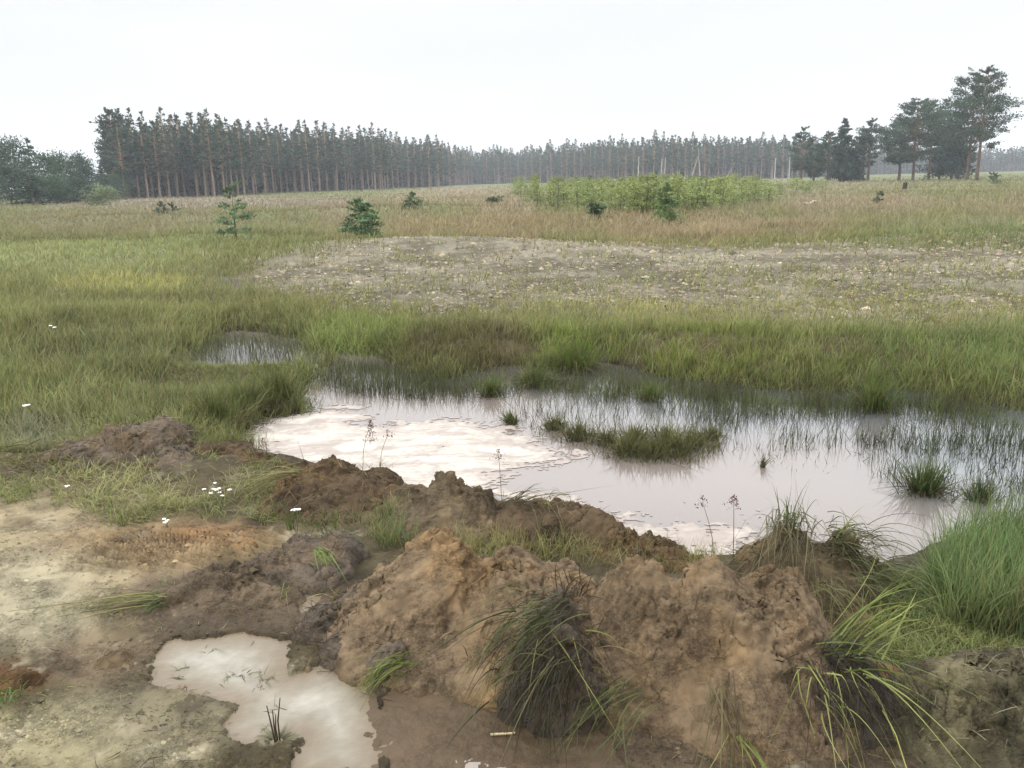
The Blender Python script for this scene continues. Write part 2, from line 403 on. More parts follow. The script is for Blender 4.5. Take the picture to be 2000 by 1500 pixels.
GRASSP = [patch(400, 402, 800, 18, S(150, 138, 116)), patch(900, 400, 420, 36, S(156, 142, 110)), patch(1500, 375, 800, 25, S(152, 142, 108), .8),
          patch(1000, 455, 500, 38, S(154, 140, 100)), patch(1420, 455, 260, 26, S(160, 144, 108)), patch(1700, 410, 400, 30, S(154, 142, 112)),
          patch(250, 440, 420, 20, S(140, 134, 100), .7), patch(330, 455, 120, 8, S(150, 134, 102), .5), patch(480, 455, 160, 20, S(116, 130, 84)), patch(100, 520, 400, 45, S(130, 141, 90)), patch(1880, 470, 220, 40, S(104, 120, 78), .9),
          patch(250, 562, 150, 16, S(156, 160, 92), .8), patch(1250, 500, 420, 14, S(138, 136, 82), .8), patch(1400, 600, 600, 40, S(158, 156, 92), .8),
          patch(700, 610, 500, 30, S(112, 118, 68), .8), patch(1120, 690, 90, 35, S(116, 138, 60), .9), patch(700, 655, 120, 30, S(110, 134, 64), .7), patch(1400, 700, 160, 35, S(118, 132, 64), .7), patch(900, 690, 150, 30, S(98, 92, 58), .7),
          patch(1880, 700, 250, 60, S(96, 116, 64), .8), patch(150, 700, 250, 60, S(106, 114, 72), .8), patch(250, 820, 350, 60, S(122, 131, 84), .8),
          patch(300, 950, 420, 55, S(150, 150, 100)), patch(1000, 1030, 400, 40, S(128, 128, 76)), patch(60, 860, 90, 40, S(135, 140, 115), .8), patch(1900, 1150, 260, 140, S(88, 128, 70)), patch(1850, 1270, 150, 60, S(120, 124, 76), .8)]

GREEN = np.array([1.06, 1.0, .98])
GB = GB * GREEN * 1.3
GRASSP = [(c_, i_, (q_ * GREEN * 1.3 if q_[1] > q_[0] else q_), k_) for c_, i_, q_, k_ in GRASSP]

GRV = at(*np.array([(440, 552), (560, 518), (760, 486), (930, 474), (1300, 492), (1700, 494), (2100, 500), (2800, 510), (2800, 650), (2200, 645), (1500, 662), (1150, 642), (800, 614), (560, 596)], float).T)
def gravel_w(X, Y):
    w_ = np.zeros(np.shape(X)); r = np.hypot(X, Y); k = (r > 8) & (r < 30) & (Y > 0)
    if k.any():
        x, y = X[k], Y[k]
        w_[k] = 1 - sst(-1.1, .9, poly_sd(x, y, GRV) + 1.6 * fbm(x, y, 2.6, 4, 133, .6))
    return w_
def off_gravel(p=.96):
    return lambda X, Y: (rng.random(X.shape) > p * gravel_w(X, Y) ** .7) & soft_out(X, Y)

def soil_col(X, Y):
    C = field(X, Y, S(96, 86, 60), SOILP, 51)
    r = np.hypot(X, Y)
    far = sst(13, 26, r)[..., None]
    G = field(X, Y, GB, GRASSP, 61) * .6
    k = 1 + .3 * fbm(X, Y, .16, 4, 71)
    s = fbm(X, Y, .9, 4, 75)
    C = C * (k + .30 * s)[..., None] * .78
    if True:
        pk_ = r < 6; wp = np.zeros(X.shape); wp[pk_] = np.exp(-np.maximum(np.minimum.reduce([poly_sd(X[pk_], Y[pk_], p) for p in (PUD, PUD2, MUD)]), 0) / .07); C = C * (1 - .22 * wp)[..., None]
    mo = (sst(.12, .4, fbm(X, Y, .42, 5, 78, .6)) * (1 - sst(5, 8, r)))[..., None]     # damp dark blotches and pale dry crust
    C = C * (1 - mo) + C * np.array([.52, .5, .48]) * mo
    cr_ = (sst(.15, .4, fbm(X, Y, .3, 5, 79, .65)) * (1 - sst(5, 8, r)))[..., None]
    C = C * (1 - cr_ * .5) + S(196, 186, 158, .45) * cr_ * .5
    C = C + (G - C) * far
    gw = gravel_w(X, Y)[..., None]
    t1 = sst(-.25, .3, fbm(X, Y, 1.5, 5, 135, .65))[..., None]; t2 = (1 + .35 * fbm(X, Y, .25, 3, 137))[..., None]
    gc = (S(112, 104, 84, .36) * (1 - t1) + S(158, 150, 130, .37) * t1) * t2
    return C + (gc - C) * gw

# one sheet, finer towards the place where the photographer stands
ang = np.concatenate([np.linspace(-180, -52, 40), np.linspace(-50, 50, 620), np.linspace(52, 180, 40)])
ang = np.radians(ang)
rr = [.5]
while rr[-1] < 900:
    q_ = rr[-1]; rr.append(q_ * (1.025 if q_ < 1.3 else 1.0036 if q_ < 9 else 1.007 if q_ < 22 else 1.025))
rr = np.array(rr)
A_, R_ = np.meshgrid(ang, rr)
GX, GY = R_ * np.sin(A_), R_ * np.cos(A_)
GZ = ground_z(GX, GY)
GC = soil_col(GX, GY)
# darker where the soil is waterlogged, a real stain along the water's edge
wet = np.where(R_ < 16, 1 - .78 * np.exp(-np.maximum(GZ - ZW, 0) / .07), 1)
GC = GC * wet[..., None]
m = MB(); nr, na = GX.shape
V = np.stack([GX, GY, GZ], -1).reshape(-1, 3)
i = np.arange(nr - 1)[:, None] * na; j = np.arange(na - 1)[None]
Q = np.stack([i + j, i + na + j, i + na + j + 1, i + j + 1], -1)[..., ::-1].reshape(-1, 4)
m.add(np.concatenate([V, [[0, 0, 0]]]), Q, [[nr * na, k, k + 1] for k in range(na - 1)], np.concatenate([GC.reshape(-1, 3), [TAN]]))
tag(m.build('ground', M_GROUND, smooth=True), kind='structure', label='sandy and peaty ground with a wide meadow behind a pond')

# ------------------------------------------------------------------ water
def sheet(name, mat, polys, z, colf, step, label, grow=.35):
    polys = polys if isinstance(polys, tuple) else (polys,); poly = np.concatenate(polys)
    x0, y0 = poly.min(0) - grow; x1, y1 = poly.max(0) + grow
    xs = np.arange(x0, x1 + step, step); ys = np.arange(y0, y1 + step, step)
    X, Y = np.meshgrid(xs, ys); s = np.minimum.reduce([poly_sd(X, Y, p) for p in polys])
    idx = np.arange(X.size).reshape(X.shape)
    Q = np.stack([idx[:-1, :-1], idx[:-1, 1:], idx[1:, 1:], idx[1:, :-1]], -1)
    keep = (np.minimum.reduce([s[:-1, :-1], s[:-1, 1:], s[1:, 1:], s[1:, :-1]]) < grow)
    Q = Q[keep]
    used, invx = np.unique(Q, return_inverse=True)
    V = np.stack([X.ravel(), Y.ravel(), (np.full(X.size, z) if not callable(z) else z(X.ravel(), Y.ravel()))], -1)[used]
    mb = MB(); mb.add(V, invx.reshape(-1, 4), None, colf(V[:, 0], V[:, 1]))
    return tag(mb.build(name, mat, smooth=True), kind='structure', label=label)

WPATCH = [patch(470, 690, 190, 45, S(84, 82, 76, .4), 1, ZW), patch(1600, 800, 700, 80, S(122, 124, 126, .36), 1, ZW), patch(1950, 900, 330, 130, S(124, 130, 133, .37), 1, ZW), patch(850, 735, 380, 50, S(84, 84, 78, .36), 1, ZW), patch(1300, 748, 460, 52, S(74, 76, 70, .34), 1, ZW), patch(1800, 780, 520, 58, S(78, 82, 80, .34), 1, ZW)]
def pond_c(X, Y): return field(X, Y, S(158, 146, 138, .29), WPATCH, 91, .3)
sheet('water', M_WATER, (POND, POOL), ZW, pond_c, .06, 'still pond of cloudy grey brown water with a small clear arm behind its left end', .5)
def pud_c(X, Y):
    f = (.70 + .30 * sst(-.12, .16, fbm(X + .06 * fbm(X, Y, .1, 3, 96), Y, .22, 6, 95, .68) + .12))[:, None]
    f = f * np.minimum(sst(-.02, .22, -np.minimum(poly_sd(X, Y, PUD), poly_sd(X, Y, PUD2)) + .05 * fbm(X, Y, .09, 4, 98, .6)), 1)[:, None]
    return S(138, 122, 98, .36) * (1 - f) + S(208, 204, 188, .285) * f * (1 + .22 * fbm(X, Y, .035, 3, 94) + .25 * fbm(X * .6 + Y * .5, Y, .09, 3, 93))[:, None]
sheet('water', M_PUDDLE, PUD, PZ, pud_c, .008, 'milky cream puddle on the muddy ground in front', .12)
def mud_z(X, Y):
    return PZ + .004 + .012 * fbm(X, Y, .16, 5, 97, .62) + .006 * (np.abs(fbm(X, Y, .05, 3, 104)) - .1) - .035 * sst(.0, .14, -poly_sd(X, Y, PUD) + .08 * fbm(X, Y, .12, 4, 99, .65))
sheet('mud', M_MUD, MUD, mud_z, lambda X, Y: S(138, 114, 84, .20) * (1 + .35 * fbm(X, Y, .2, 5, 97, .6))[:, None], .008, 'smooth wet brown mud at the foot of the soil mounds', .12)
sheet('water', M_PUDDLE, PUD2, PZ, pud_c, .02, 'tiny milky puddle between peat clods', .1)

# foam that floats on the water: thin froth with swirls
def foam(name, polys, z, label, step=.0065, seed=201, cut=0., sx=.5, col=S(250, 242, 228, .335), bbox=None, flecks=.0):
    allp = np.concatenate(polys); x0, y0 = allp.min(0) - .25; x1, y1 = allp.max(0) + .25
    xs = np.arange(x0, x1, step); ys = np.arange(y0, y1, step); X, Y = np.meshgrid(xs, ys)
    s = np.minimum.reduce([poly_sd(X, Y, p) for p in polys])
    wx = X + .16 * fbm(X, Y, .55, 3, seed); wy = Y + .12 * fbm(X, Y, .5, 3, seed + 7)
    n = fbm(wx * .75, wy * 1.3, .24, 6, seed + 11, .62)
    mask = np.clip(-s, -.25, .22) * 1.7 + n * .62 + cut + .30 * fbm(X * .8, Y * 1.3, .035, 3, seed + 33)
    if flecks: mask = np.maximum(mask, np.where(s < .22, (fbm(X * .6, Y * 1.3, .03, 3, seed + 31) - flecks + .25 * fbm(X, Y, .5, 2, seed + 32)), -1))
    zf = z + .0025 + .002 * np.clip(mask * 2, 0, 1) + .001 * fbm(X, Y, .06, 3, seed + 3) * np.clip(mask * 4, 0, 1)
    idx = np.arange(X.size).reshape(X.shape)
    mm = (mask[:-1, :-1] + mask[:-1, 1:] + mask[1:, 1:] + mask[1:, :-1]) > 0
    Q = np.stack([idx[:-1, :-1], idx[:-1, 1:], idx[1:, 1:], idx[1:, :-1]], -1)[mm]
    used, inv = np.unique(Q, return_inverse=True)
    V = np.stack([X.ravel(), Y.ravel(), zf.ravel()], -1)[used]
    sw = fbm(wx * .6 + .1 * fbm(wx, wy, .2, 2, seed + 60), wy * 1.8, .22, 5, seed + 61, .62)
    thick = (np.clip(mask * 2.2, 0, 1) * np.clip(.78 + 2.0 * sw, .15, 1)).ravel()[used][:, None]
    C = S(218, 205, 196, .27) * (1 - thick) + col * thick
    mb = MB(); mb.add(V, inv.reshape(-1, 4), None, C)
    return tag(mb.build(name, M_FOAM, smooth=True), label, None, None, 'stuff')
FP = [(455, 862), (530, 820), (610, 800), (700, 795), (735, 812), (700, 830), (790, 826), (930, 818), (990, 838), (1060, 868), (1120, 890), (1110, 905),
      (1000, 915), (970, 930), (990, 960), (960, 990), (760, 960), (600, 905), (500, 880)]
FP2 = [(930, 945), (1000, 958), (1130, 980), (1190, 1004), (1290, 1036), (1340, 1024), (1455, 1044), (1450, 1095), (1330, 1100), (1180, 1045), (1060, 1010)]
FP3 = [(1690, 1050), (1780, 1068), (1850, 1065), (1790, 1100), (1720, 1110)]
foam('foam', [at(*np.array(p, float).T, ZW) for p in (FP, FP2)], ZW, 'cream white foam drifting along the near edge of the pond', cut=-.01)
FR = [(640, 790), (1180, 850), (1260, 930), (1500, 1040), (1780, 1060), (1800, 1095), (1400, 1095), (1180, 1040), (900, 970)]
foam('foam', [at(*np.array(FR, float).T, ZW)], ZW, 'small loose flecks of foam scattered on the brown water', cut=-.9, flecks=.56, seed=307, step=.007)
foam('foam', [at(*np.array([(890, 1480), (960, 1455), (1040, 1465), (1060, 1500), (1000, 1540), (880, 1540)], float).T, PZ)], PZ, 'grey white curdled froth at the edge of the muddy puddle', cut=-.12, seed=411, step=.006, col=S(186, 182, 164, .36))

# ------------------------------------------------------------------ heaps and clods
def heap(peaks, z0=0.0, res=.006, seed=0, cols=(S(126, 104, 80), S(140, 108, 76), S(84, 68, 52)), lump=1.0, mat=None, k=22):
    """crest pixel x, y, height, half width in photo pixels, half depth in metres"""
    pk = []
    for (x, y, h, wpx, dp) in peaks:
        c = at(x, y, z0 + h * .9); d = math.hypot(*c)
        pk.append((c[0], c[1], 1.12 * wpx * d / F, dp, h))
    x0 = min(p[0] - p[2] * 1.4 for p in pk); x1 = max(p[0] + p[2] * 1.4 for p in pk)
    y0 = min(p[1] - p[3] * 1.4 for p in pk); y1 = max(p[1] + p[3] * 1.4 for p in pk)
    xs = np.arange(x0, x1, res); ys = np.arange(y0, y1, res); X, Y = np.meshgrid(xs, ys)
    WX = X + .06 * fbm(X, Y, .3, 4, seed + 1, .6) * lump; WY = Y + .06 * fbm(X, Y, .3, 4, seed + 2, .6) * lump
    acc = 0
    for (cx, cy_, sx, sy, h) in pk:
        d2 = ((WX - cx) / sx) ** 2 + ((WY - cy_) / sy) ** 2
        acc = acc + (h * np.exp(-1.45 * d2 ** .92)) ** 4.5
    H = acc ** (1 / 4.5); H = H - .012 - .24 * (1 - sst(.0, .05, H))
    body = sst(-.01, .07, H)
    H = H + .035 * lump * fbm(X, Y, .2, 3, seed + 4) * body
    VX = X + .03 * fbm(X, Y, .09, 3, seed + 51, .6); VY = Y + .03 * fbm(X, Y, .09, 3, seed + 52, .6)
    cm = sst(-.05, .28, fbm(X, Y, .33, 3, seed + 55)) * body * lump
    for sc_, am in ((.10, .017), (.042, .012)):
        f1, f2, cid = vor(VX, VY, sc_, seed + 57)
        H = H + cm * am * ((cid - .5) * 1.3 + np.minimum((f2 - f1) * 2.2, 1.0) - .7)
    gy, gx = np.gradient(H, res); gx = np.clip(gx, -1.5, 1.5); gy = np.clip(gy, -1.5, 1.5)
    Nn = unit(np.stack([-gx, -gy, np.ones_like(H)], -1)).reshape(-1, 3)
    P = np.stack([X, Y, H + z0], -1).reshape(-1, 3)
    top = np.clip(H / (max(p[4] for p in pk) + 1e-6), 0, 1)
    lumpy = np.clip(.52 + 2.0 * fbm(X, Y, .24, 3, seed + 40) + .5 * (top - .5), .14, 1.2).ravel()
    d = .028 * (np.abs(n3(P, .11, seed + 5)) - .2) * (.4 + .6 * lumpy)
    for lam, amp, sd_ in ((.06, .040, 6), (.033, .026, 7), (.019, .018, 11)):
        d = d + amp * (np.abs(n3(P + .4 * lam * n3(P, lam * 2, seed + sd_ + 30)[:, None], lam, seed + sd_)) - .2) * lumpy
    d = d + .020 * n3(P, .17, seed + 8) + .006 * n3(P, .013, seed + 9) * lumpy
    P = P + Nn * (d * lump * np.clip(body.ravel(), .25, 1))[:, None]
    gz = ground_z(X, Y)
    up = (P[:, 2].reshape(X.shape) > gz - .03)
    idx = np.arange(X.size).reshape(X.shape)
    mm = up[:-1, :-1] | up[:-1, 1:] | up[1:, 1:] | up[1:, :-1]
    Q = np.stack([idx[:-1, :-1], idx[:-1, 1:], idx[1:, 1:], idx[1:, :-1]], -1)[mm]
    used, inv = np.unique(Q, return_inverse=True)
    c0, c1, c2 = [np.asarray(c) for c in cols]
    a = sst(-.05, .35, fbm(X, Y, .35, 4, seed + 12, .6) + .10 * lumpy.reshape(X.shape) - .05).ravel()[:, None]
    b = sst(.05, .45, fbm(X, Y, .28, 4, seed + 15, .6)).ravel()[:, None]
    C = c0 + (c1 - c0) * a; C = C + (c2 - C) * b * .8
    C = C * (1 + .30 * n3(P, .035, seed + 19)[:, None] + .3 * n3(P, .12, seed + 20)[:, None])
    C = C * np.array([.74, .745, .72])
    mb = MB(); mb.add(P[used], inv.reshape(-1, 4), None, C[used])
    ctr = np.array([sum(p[0] for p in pk) / len(pk), sum(p[1] for p in pk) / len(pk), z0])
    return mb, ctr, (X, Y, P.reshape(X.shape + (3,)), Nn.reshape(X.shape + (3,)), up)

BROWN = (S(136, 116, 92), S(142, 118, 88), S(104, 86, 66))
SANDY = (S(140, 120, 96), S(152, 124, 90), S(112, 92, 70))
DARK = (S(74, 62, 48), S(96, 80, 60), S(48, 40, 32))
MIDD = (S(98, 83, 65), S(118, 98, 74), S(64, 53, 42))
PEATY = (S(98, 82, 62), S(118, 96, 68), S(62, 52, 40))
OLIVE = (S(102, 96, 74), S(120, 112, 86), S(70, 64, 48))

def fibres(mb, surf, n, L0, W0, cols, seed, flat=.7, sel=None):
    """short dead roots and straws lying on a clod"""
    X, Y, P, Nn, up = surf; rg = np.random.default_rng(seed)
    ok = up.copy()
    if sel is not None: ok &= sel(X, Y, P)
    ii = np.flatnonzero(ok.ravel())
    if not len(ii): return
    pick = rg.choice(ii, n)
    b = P.reshape(-1, 3)[pick]; nn = Nn.reshape(-1, 3)[pick]
    d = unit(rg.normal(size=(n, 3))); d = d - nn * (d * nn).sum(1, keepdims=True) * flat + nn * .18
    cc = np.asarray(cols)[rg.integers(0, len(cols), n)] * rg.uniform(.7, 1.3, (n, 1))
    blades(mb, b - nn * .002, d, L0 * rg.uniform(.4, 1.5, n), W0 * rg.uniform(.7, 1.3, n), rg.uniform(0, .5, n), cc, cc * 1.1, 3, rg)

STRAW, GRN, DGRN = S(178, 168, 110), S(118, 140, 62), S(72, 88, 40)
def mound(name, peaks, label, cat, group=None, z0=0., res=.006, seed=0, cols=BROWN, lump=1., mat=None, nf=400, fc=None, part='soil', tufts=(), fl=.05, fw=.0022):
    mb, ctr, surf = heap(peaks, z0, res, seed, cols, lump)
    root = empty(name, ctr, label, cat, group)
    def local(b): b.v = [v - ctr for v in b.v]; return b
    local(mb).build(part, mat or M_SOIL, root, True)
    if nf:
        fb = MB(); fibres(fb, surf, nf, fl, fw, fc or [cols[2] * .7, cols[0], S(120, 104, 74)], seed + 77)
        local(fb).build('root_fibres', M_GRASS, root)
    for k, (bx, by, bh, dr, n, L0, W0, dp, spread, rad, ca, cb) in enumerate(tufts):
        rg = np.random.default_rng(seed * 10 + k)
        c = at(bx, by, z0 + bh); b = np.zeros((n, 3)); b[:, 0] = c[0]; b[:, 1] = c[1]; b[:, 2] = z0 + bh
        b += rg.normal(size=(n, 3)) * np.array([rad, rad, rad * .5])
        d = unit(np.array(dr, float)) + rg.normal(size=(n, 3)) * spread
        f = rg.random((n, 1))
        ccol = np.asarray(ca) * (1 - f) + np.asarray(cb) * f
        tb = MB()
        blades(tb, b, d, L0 * rg.uniform(.55, 1.2, n), W0 * rg.uniform(.7, 1.2, n), dp * rg.uniform(.6, 1.4, n), ccol * .6, ccol, 8, rg, .2, .35)
        local(tb).build('sedge_blades', M_GRASS, root)
    return root

GY_, GG, GD = S(170, 172, 92), S(112, 136, 62), S(58, 62, 36)
mound('soil_mound', [(850, 1062, .33, 130, .42), (1010, 1090, .32, 150, .42), (760, 1130, .22, 110, .34), (1110, 1120, .24, 90, .34), (700, 1185, .10, 70, .18), (860, 1175, .18, 110, .2), (1000, 1170, .25, 130, .25), (840, 1150, .08, 260, .36)],
      'wide brown sandy soil mound with an orange crumbly crest, beside the milky puddle', 'soil mound', seed=100, cols=SANDY, nf=700, res=.005)
mound('soil_mound', [(1255, 1112, .35, 120, .40), (1400, 1125, .36, 140, .44), (1530, 1122, .36, 110, .40), (1460, 1220, .24, 150, .28), (1330, 1290, .11, 120, .2), (1580, 1235, .18, 85, .24), (1420, 1350, .06, 150, .15), (1560, 1370, .05, 80, .14), (1400, 1230, .06, 280, .36)],
      'biggest brown soil mound with dangling sedge roots, right of the large black clod', 'soil mound', seed=140, cols=BROWN, nf=900, res=.005,
      tufts=((1410, 1345, .17, (-.1, -.8, -.2), 30, .26, .0045, .9, .2, .035, S(96, 84, 60), S(120, 112, 70)), (1450, 1440, .08, (.05, -.9, .3), 10, .22, .005, .7, .25, .03, GY_, GG),
             (1240, 1345, .12, (-.75, -.6, .15), 34, .26, .0038, .6, .2, .035, S(80, 92, 46), S(130, 138, 70))))
mound('peat_clod', [(1105, 1150, .36, 60, .12), (1072, 1205, .31, 95, .17), (1085, 1270, .20, 105, .17), (1110, 1310, .10, 95, .13)],
      'black peat clod with long sedge combed to one side, before the brown mounds', 'peat clod', seed=180, cols=DARK, lump=1.2, mat=M_WET, nf=1800, fc=[S(40, 34, 28), S(60, 50, 38), S(90, 74, 52)], fl=.07, res=.005,
      tufts=((1070, 1195, .33, (-.9, -.45, .15), 100, .24, .0034, .9, .24, .06, S(52, 54, 34), S(110, 118, 60)), (1090, 1260, .26, (-.8, -.6, .1), 16, .28, .004, .6, .3, .05, GD, S(126, 126, 70)),
             (1120, 1160, .34, (.1, -.2, 1), 40, .12, .004, .3, .35, .03, S(70, 60, 44), S(90, 76, 56)), (1110, 1250, .25, (.5, -.7, .3), 9, .2, .004, .8, .5, .06, GY_, S(160, 140, 80)), (1080, 1270, .25, (-.2, -.8, .0), 260, .13, .0024, .7, .7, .10, S(44, 36, 28), S(70, 56, 40)), (1080, 1310, .17, (-.4, -.9, .1), 90, .2, .004, .8, .4, .06, GD, S(70, 60, 44))))
mound('peat_clod', [(1645, 1262, .22, 85, .18), (1630, 1340, .14, 90, .16), (1700, 1330, .12, 70, .15), (1620, 1420, .06, 70, .13)],
      'black peat clod sprouting sedge in all directions, right of the biggest mound', 'peat clod', seed=220, cols=DARK, lump=1.15, mat=M_WET, nf=1100, fc=[S(40, 34, 28), S(60, 50, 38), S(100, 84, 60)], fl=.06, res=.005,
      tufts=((1650, 1250, .25, (.8, .42, .62), 28, .41, .0048, .24, .16, .035, GY_, GG), (1640, 1270, .22, (.9, .1, .35), 20, .28, .0045, .4, .3, .03, GG, S(96, 100, 56)), (1660, 1300, .18, (.75, -.5, .35), 12, .28, .005, .75, .2, .04, GY_, GG),
             (1640, 1360, .13, (.1, -.8, .1), 16, .26, .0045, .6, .3, .05, GY_, S(140, 140, 80)), (1600, 1310, .18, (-.3, -.6, .5), 16, .16, .005, .5, .4, .03, GY_, GG), (1650, 1310, .17, (.1, -.7, .0), 380, .15, .0022, .8, .5, .08, S(44, 36, 28), S(70, 58, 42))))
mound('soil_mound', [(1710, 1290, .10, 70, .16), (1760, 1320, .07, 60, .14)], 'small orange brown soil crumb pile behind the black clod on the right', 'soil mound', seed=240, cols=(S(140, 112, 74), S(156, 118, 72), S(110, 88, 60)), nf=200)
mound('grassy_clod', [(1548, 1032, .25, 80, .2), (1650, 1056, .21, 85, .22), (1600, 1090, .18, 130, .25), (1700, 1120, .10, 80, .22), (1480, 1078, .08, 60, .15), (1640, 1160, .10, 90, .2)],
      'tall turf clod with drooping dead grass at the pond edge, behind the biggest mound', 'turf clod', z0=-.02, seed=260, cols=(S(102, 88, 66), S(126, 104, 76), S(62, 54, 40)), lump=1.1, nf=1500, fc=[S(80, 70, 50), S(60, 52, 38), S(118, 112, 74)], fl=.08,
      tufts=((1548, 1030, .25, (-.2, -.45, .6), 110, .26, .0042, 1.1, .33, .05, S(92, 84, 58), S(126, 124, 84)), (1545, 1026, .26, (.05, .1, 1), 40, .20, .004, .2, .25, .03, GG, S(96, 104, 66)),
             (1650, 1055, .21, (.4, -.4, .5), 120, .28, .0042, 1.0, .35, .06, S(84, 82, 54), S(122, 124, 76)), (1640, 1050, .22, (.1, -.1, 1), 16, .24, .0042, .4, .3, .03, GG, STRAW), (1710, 1130, .12, (.6, -.4, .3), 120, .26, .0042, .8, .35, .08, S(76, 92, 56), S(120, 128, 76)), (1610, 1150, .13, (.1, -.7, .4), 60, .22, .0042, .9, .35, .06, S(84, 82, 54), S(130, 132, 76)),
             (1480, 1080, .08, (-.5, -.3, .4), 60, .18, .004, .8, .4, .06, S(92, 84, 58), S(110, 108, 70))))
mound('soil_mound', [(1905, 1290, .25, 110, .3), (2030, 1285, .28, 130, .32), (1840, 1350, .15, 90, .25), (1960, 1400, .12, 150, .24), (2100, 1380, .2, 120, .3)],
      'grey olive fibrous soil mound at the foot of the tall green grass', 'soil mound', seed=300, cols=OLIVE, lump=1.25, nf=1600, fc=[S(84, 78, 58), S(140, 134, 106), S(62, 56, 42)], fl=.05)
mound('peat_clod', [(310, 822, .22, 80, .28), (240, 834, .19, 95, .30), (160, 866, .12, 100, .28), (330, 880, .09, 60, .26), (60, 905, .07, 100, .26)],
      'long dark peat clod with dry straw, at the left end of the pond', 'peat clod', z0=-.02, seed=320, cols=PEATY, nf=900, fc=[S(70, 58, 42), S(150, 132, 92)], fl=.10, fw=.003, lump=1.1, mat=M_WET,
      tufts=((230, 850, .12, (-.3, -.6, .4), 120, .2, .0045, .9, .45, .16, S(90, 74, 50), S(140, 124, 84)), (80, 905, .05, (-.7, -.3, .2), 120, .26, .0045, .5, .4, .16, S(110, 92, 60), S(140, 124, 84))))
mound('peat_clod', [(420, 862, .10, 85, .26), (500, 888, .08, 90, .22), (560, 908, .10, 80, .22)], 'low dark turf lip along the foam at the left end of the pond', 'peat clod', z0=-.04, seed=330, cols=PEATY, nf=500, fl=.1, fw=.003)
mound('soil_mound', [(648, 896, .22, 75, .26), (595, 930, .18, 85, .28), (700, 930, .17, 85, .26), (742, 914, .11, 50, .16), (640, 975, .10, 100, .26)],
      'rounded brown clod with a knob on top, leftmost of the clods at the pond edge', 'soil clod', 'brown clods lined up along the near pond edge', z0=-.03, seed=340, cols=PEATY, nf=800, fc=[S(150, 124, 86), S(84, 68, 48)], fl=.07,
      tufts=((585, 925, .13, (-.9, -.1, .2), 60, .4, .0045, .6, .15, .04, S(120, 112, 70), STRAW),))
mound('soil_mound', [(880, 932, .27, 55, .20), (850, 955, .23, 85, .26), (930, 965, .21, 85, .26), (795, 948, .15, 85, .24), (890, 995, .13, 120, .26)],
      'tallest brown clod with a pointed top, standing against the white foam', 'soil clod', 'brown clods lined up along the near pond edge', z0=-.03, seed=360, cols=(S(112, 98, 78), S(130, 112, 88), S(76, 62, 48)), nf=600, lump=1.1)
mound('soil_mound', [(1010, 978, .18, 95, .26), (1090, 986, .18, 95, .26), (1160, 1006, .16, 85, .24), (1060, 1025, .11, 140, .26)],
      'long low brown clod with dry grass on top, right of the pointed clod', 'soil clod', 'brown clods lined up along the near pond edge', z0=-.03, seed=380, cols=PEATY, nf=700,
      tufts=((1000, 985, .15, (.75, .1, .3), 36, .26, .004, .3, .3, .03, S(96, 88, 60), S(120, 112, 76)), (1070, 985, .16, (.3, -.4, .6), 40, .2, .004, .9, .35, .04, S(110, 108, 70), STRAW)))
mound('soil_mound', [(1225, 1044, .13, 85, .22), (1290, 1062, .12, 80, .22), (1240, 1085, .07, 100, .2), (1370, 1098, .07, 90, .18)],
      'lowest reddish brown clod at the right end of the row by the foam', 'soil clod', 'brown clods lined up along the near pond edge', z0=-.03, seed=400, cols=PEATY, nf=600, fl=.06)
mound('peat_clod', [(590, 1045, .13, 55, .16), (650, 1035, .14, 60, .18), (540, 1085, .10, 80, .2), (620, 1095, .08, 90, .22)],
      'dark peat clod with two fresh green shoots, beside the orange sand hump', 'peat clod', seed=420, cols=MIDD, mat=M_WET, nf=900, fc=[S(54, 46, 36), S(110, 94, 64)], lump=1.1,
      tufts=((570, 1035, .13, (-.05, 0, 1), 14, .14, .0045, .2, .2, .01, GG, S(80, 96, 56)), (640, 1030, .14, (0, 0, 1), 60, .12, .004, .4, .4, .05, GD, GG), (620, 1075, .10, (.3, -.5, .2), 22, .15, .005, .9, .25, .02, S(126, 160, 70), GG), (560, 1150, .05, (-.3, -.6, .4), 8, .14, .004, .5, .3, .03, STRAW, GG)))
mound('peat_clod', [(395, 1118, .075, 80, .2), (470, 1110, .085, 80, .22), (330, 1150, .06, 50, .14), (430, 1165, .05, 120, .2), (540, 1150, .05, 110, .2)],
      'flat dark peat slab with a ragged left edge, lying on the pale sand', 'peat clod', seed=440, cols=(S(118, 103, 84), S(132, 114, 92), S(84, 72, 58)), nf=900, fl=.05,
      tufts=((310, 1165, .03, (-.95, -.35, .1), 40, .42, .004, .15, .12, .03, STRAW, S(124, 130, 70)), (320, 1170, .03, (-.3, -.5, .3), 40, .12, .004, .6, .4, .03, GD, GG)))
mound('peat_clod', [(640, 1180, .10, 75, .18), (700, 1160, .11, 70, .16), (690, 1225, .10, 80, .16), (765, 1275, .08, 80, .12), (650, 1270, .04, 70, .12), (850, 1300, .05, 80, .1)],
      'dark fibrous peat skirt under the left flank of the orange crested mound', 'peat clod', seed=450, cols=MIDD, nf=1100, fc=[S(48, 42, 34), S(90, 76, 54)], mat=M_WET, fl=.07,
      tufts=((790, 1290, .06, (-.8, -.55, .1), 60, .17, .004, .5, .2, .03, GG, S(150, 156, 80)), (660, 1170, .09, (-.2, -.5, .8), 6, .13, .005, .4, .4, .02, STRAW, GY_)))
mound('sand_hump', [(430, 1038, .055, 80, .17), (475, 1050, .055, 50, .15)], 'low orange sand hump pressed with tread marks', 'sand hump', seed=460, cols=(S(150, 124, 92), S(154, 120, 82), S(124, 100, 74)), lump=.55, nf=150)
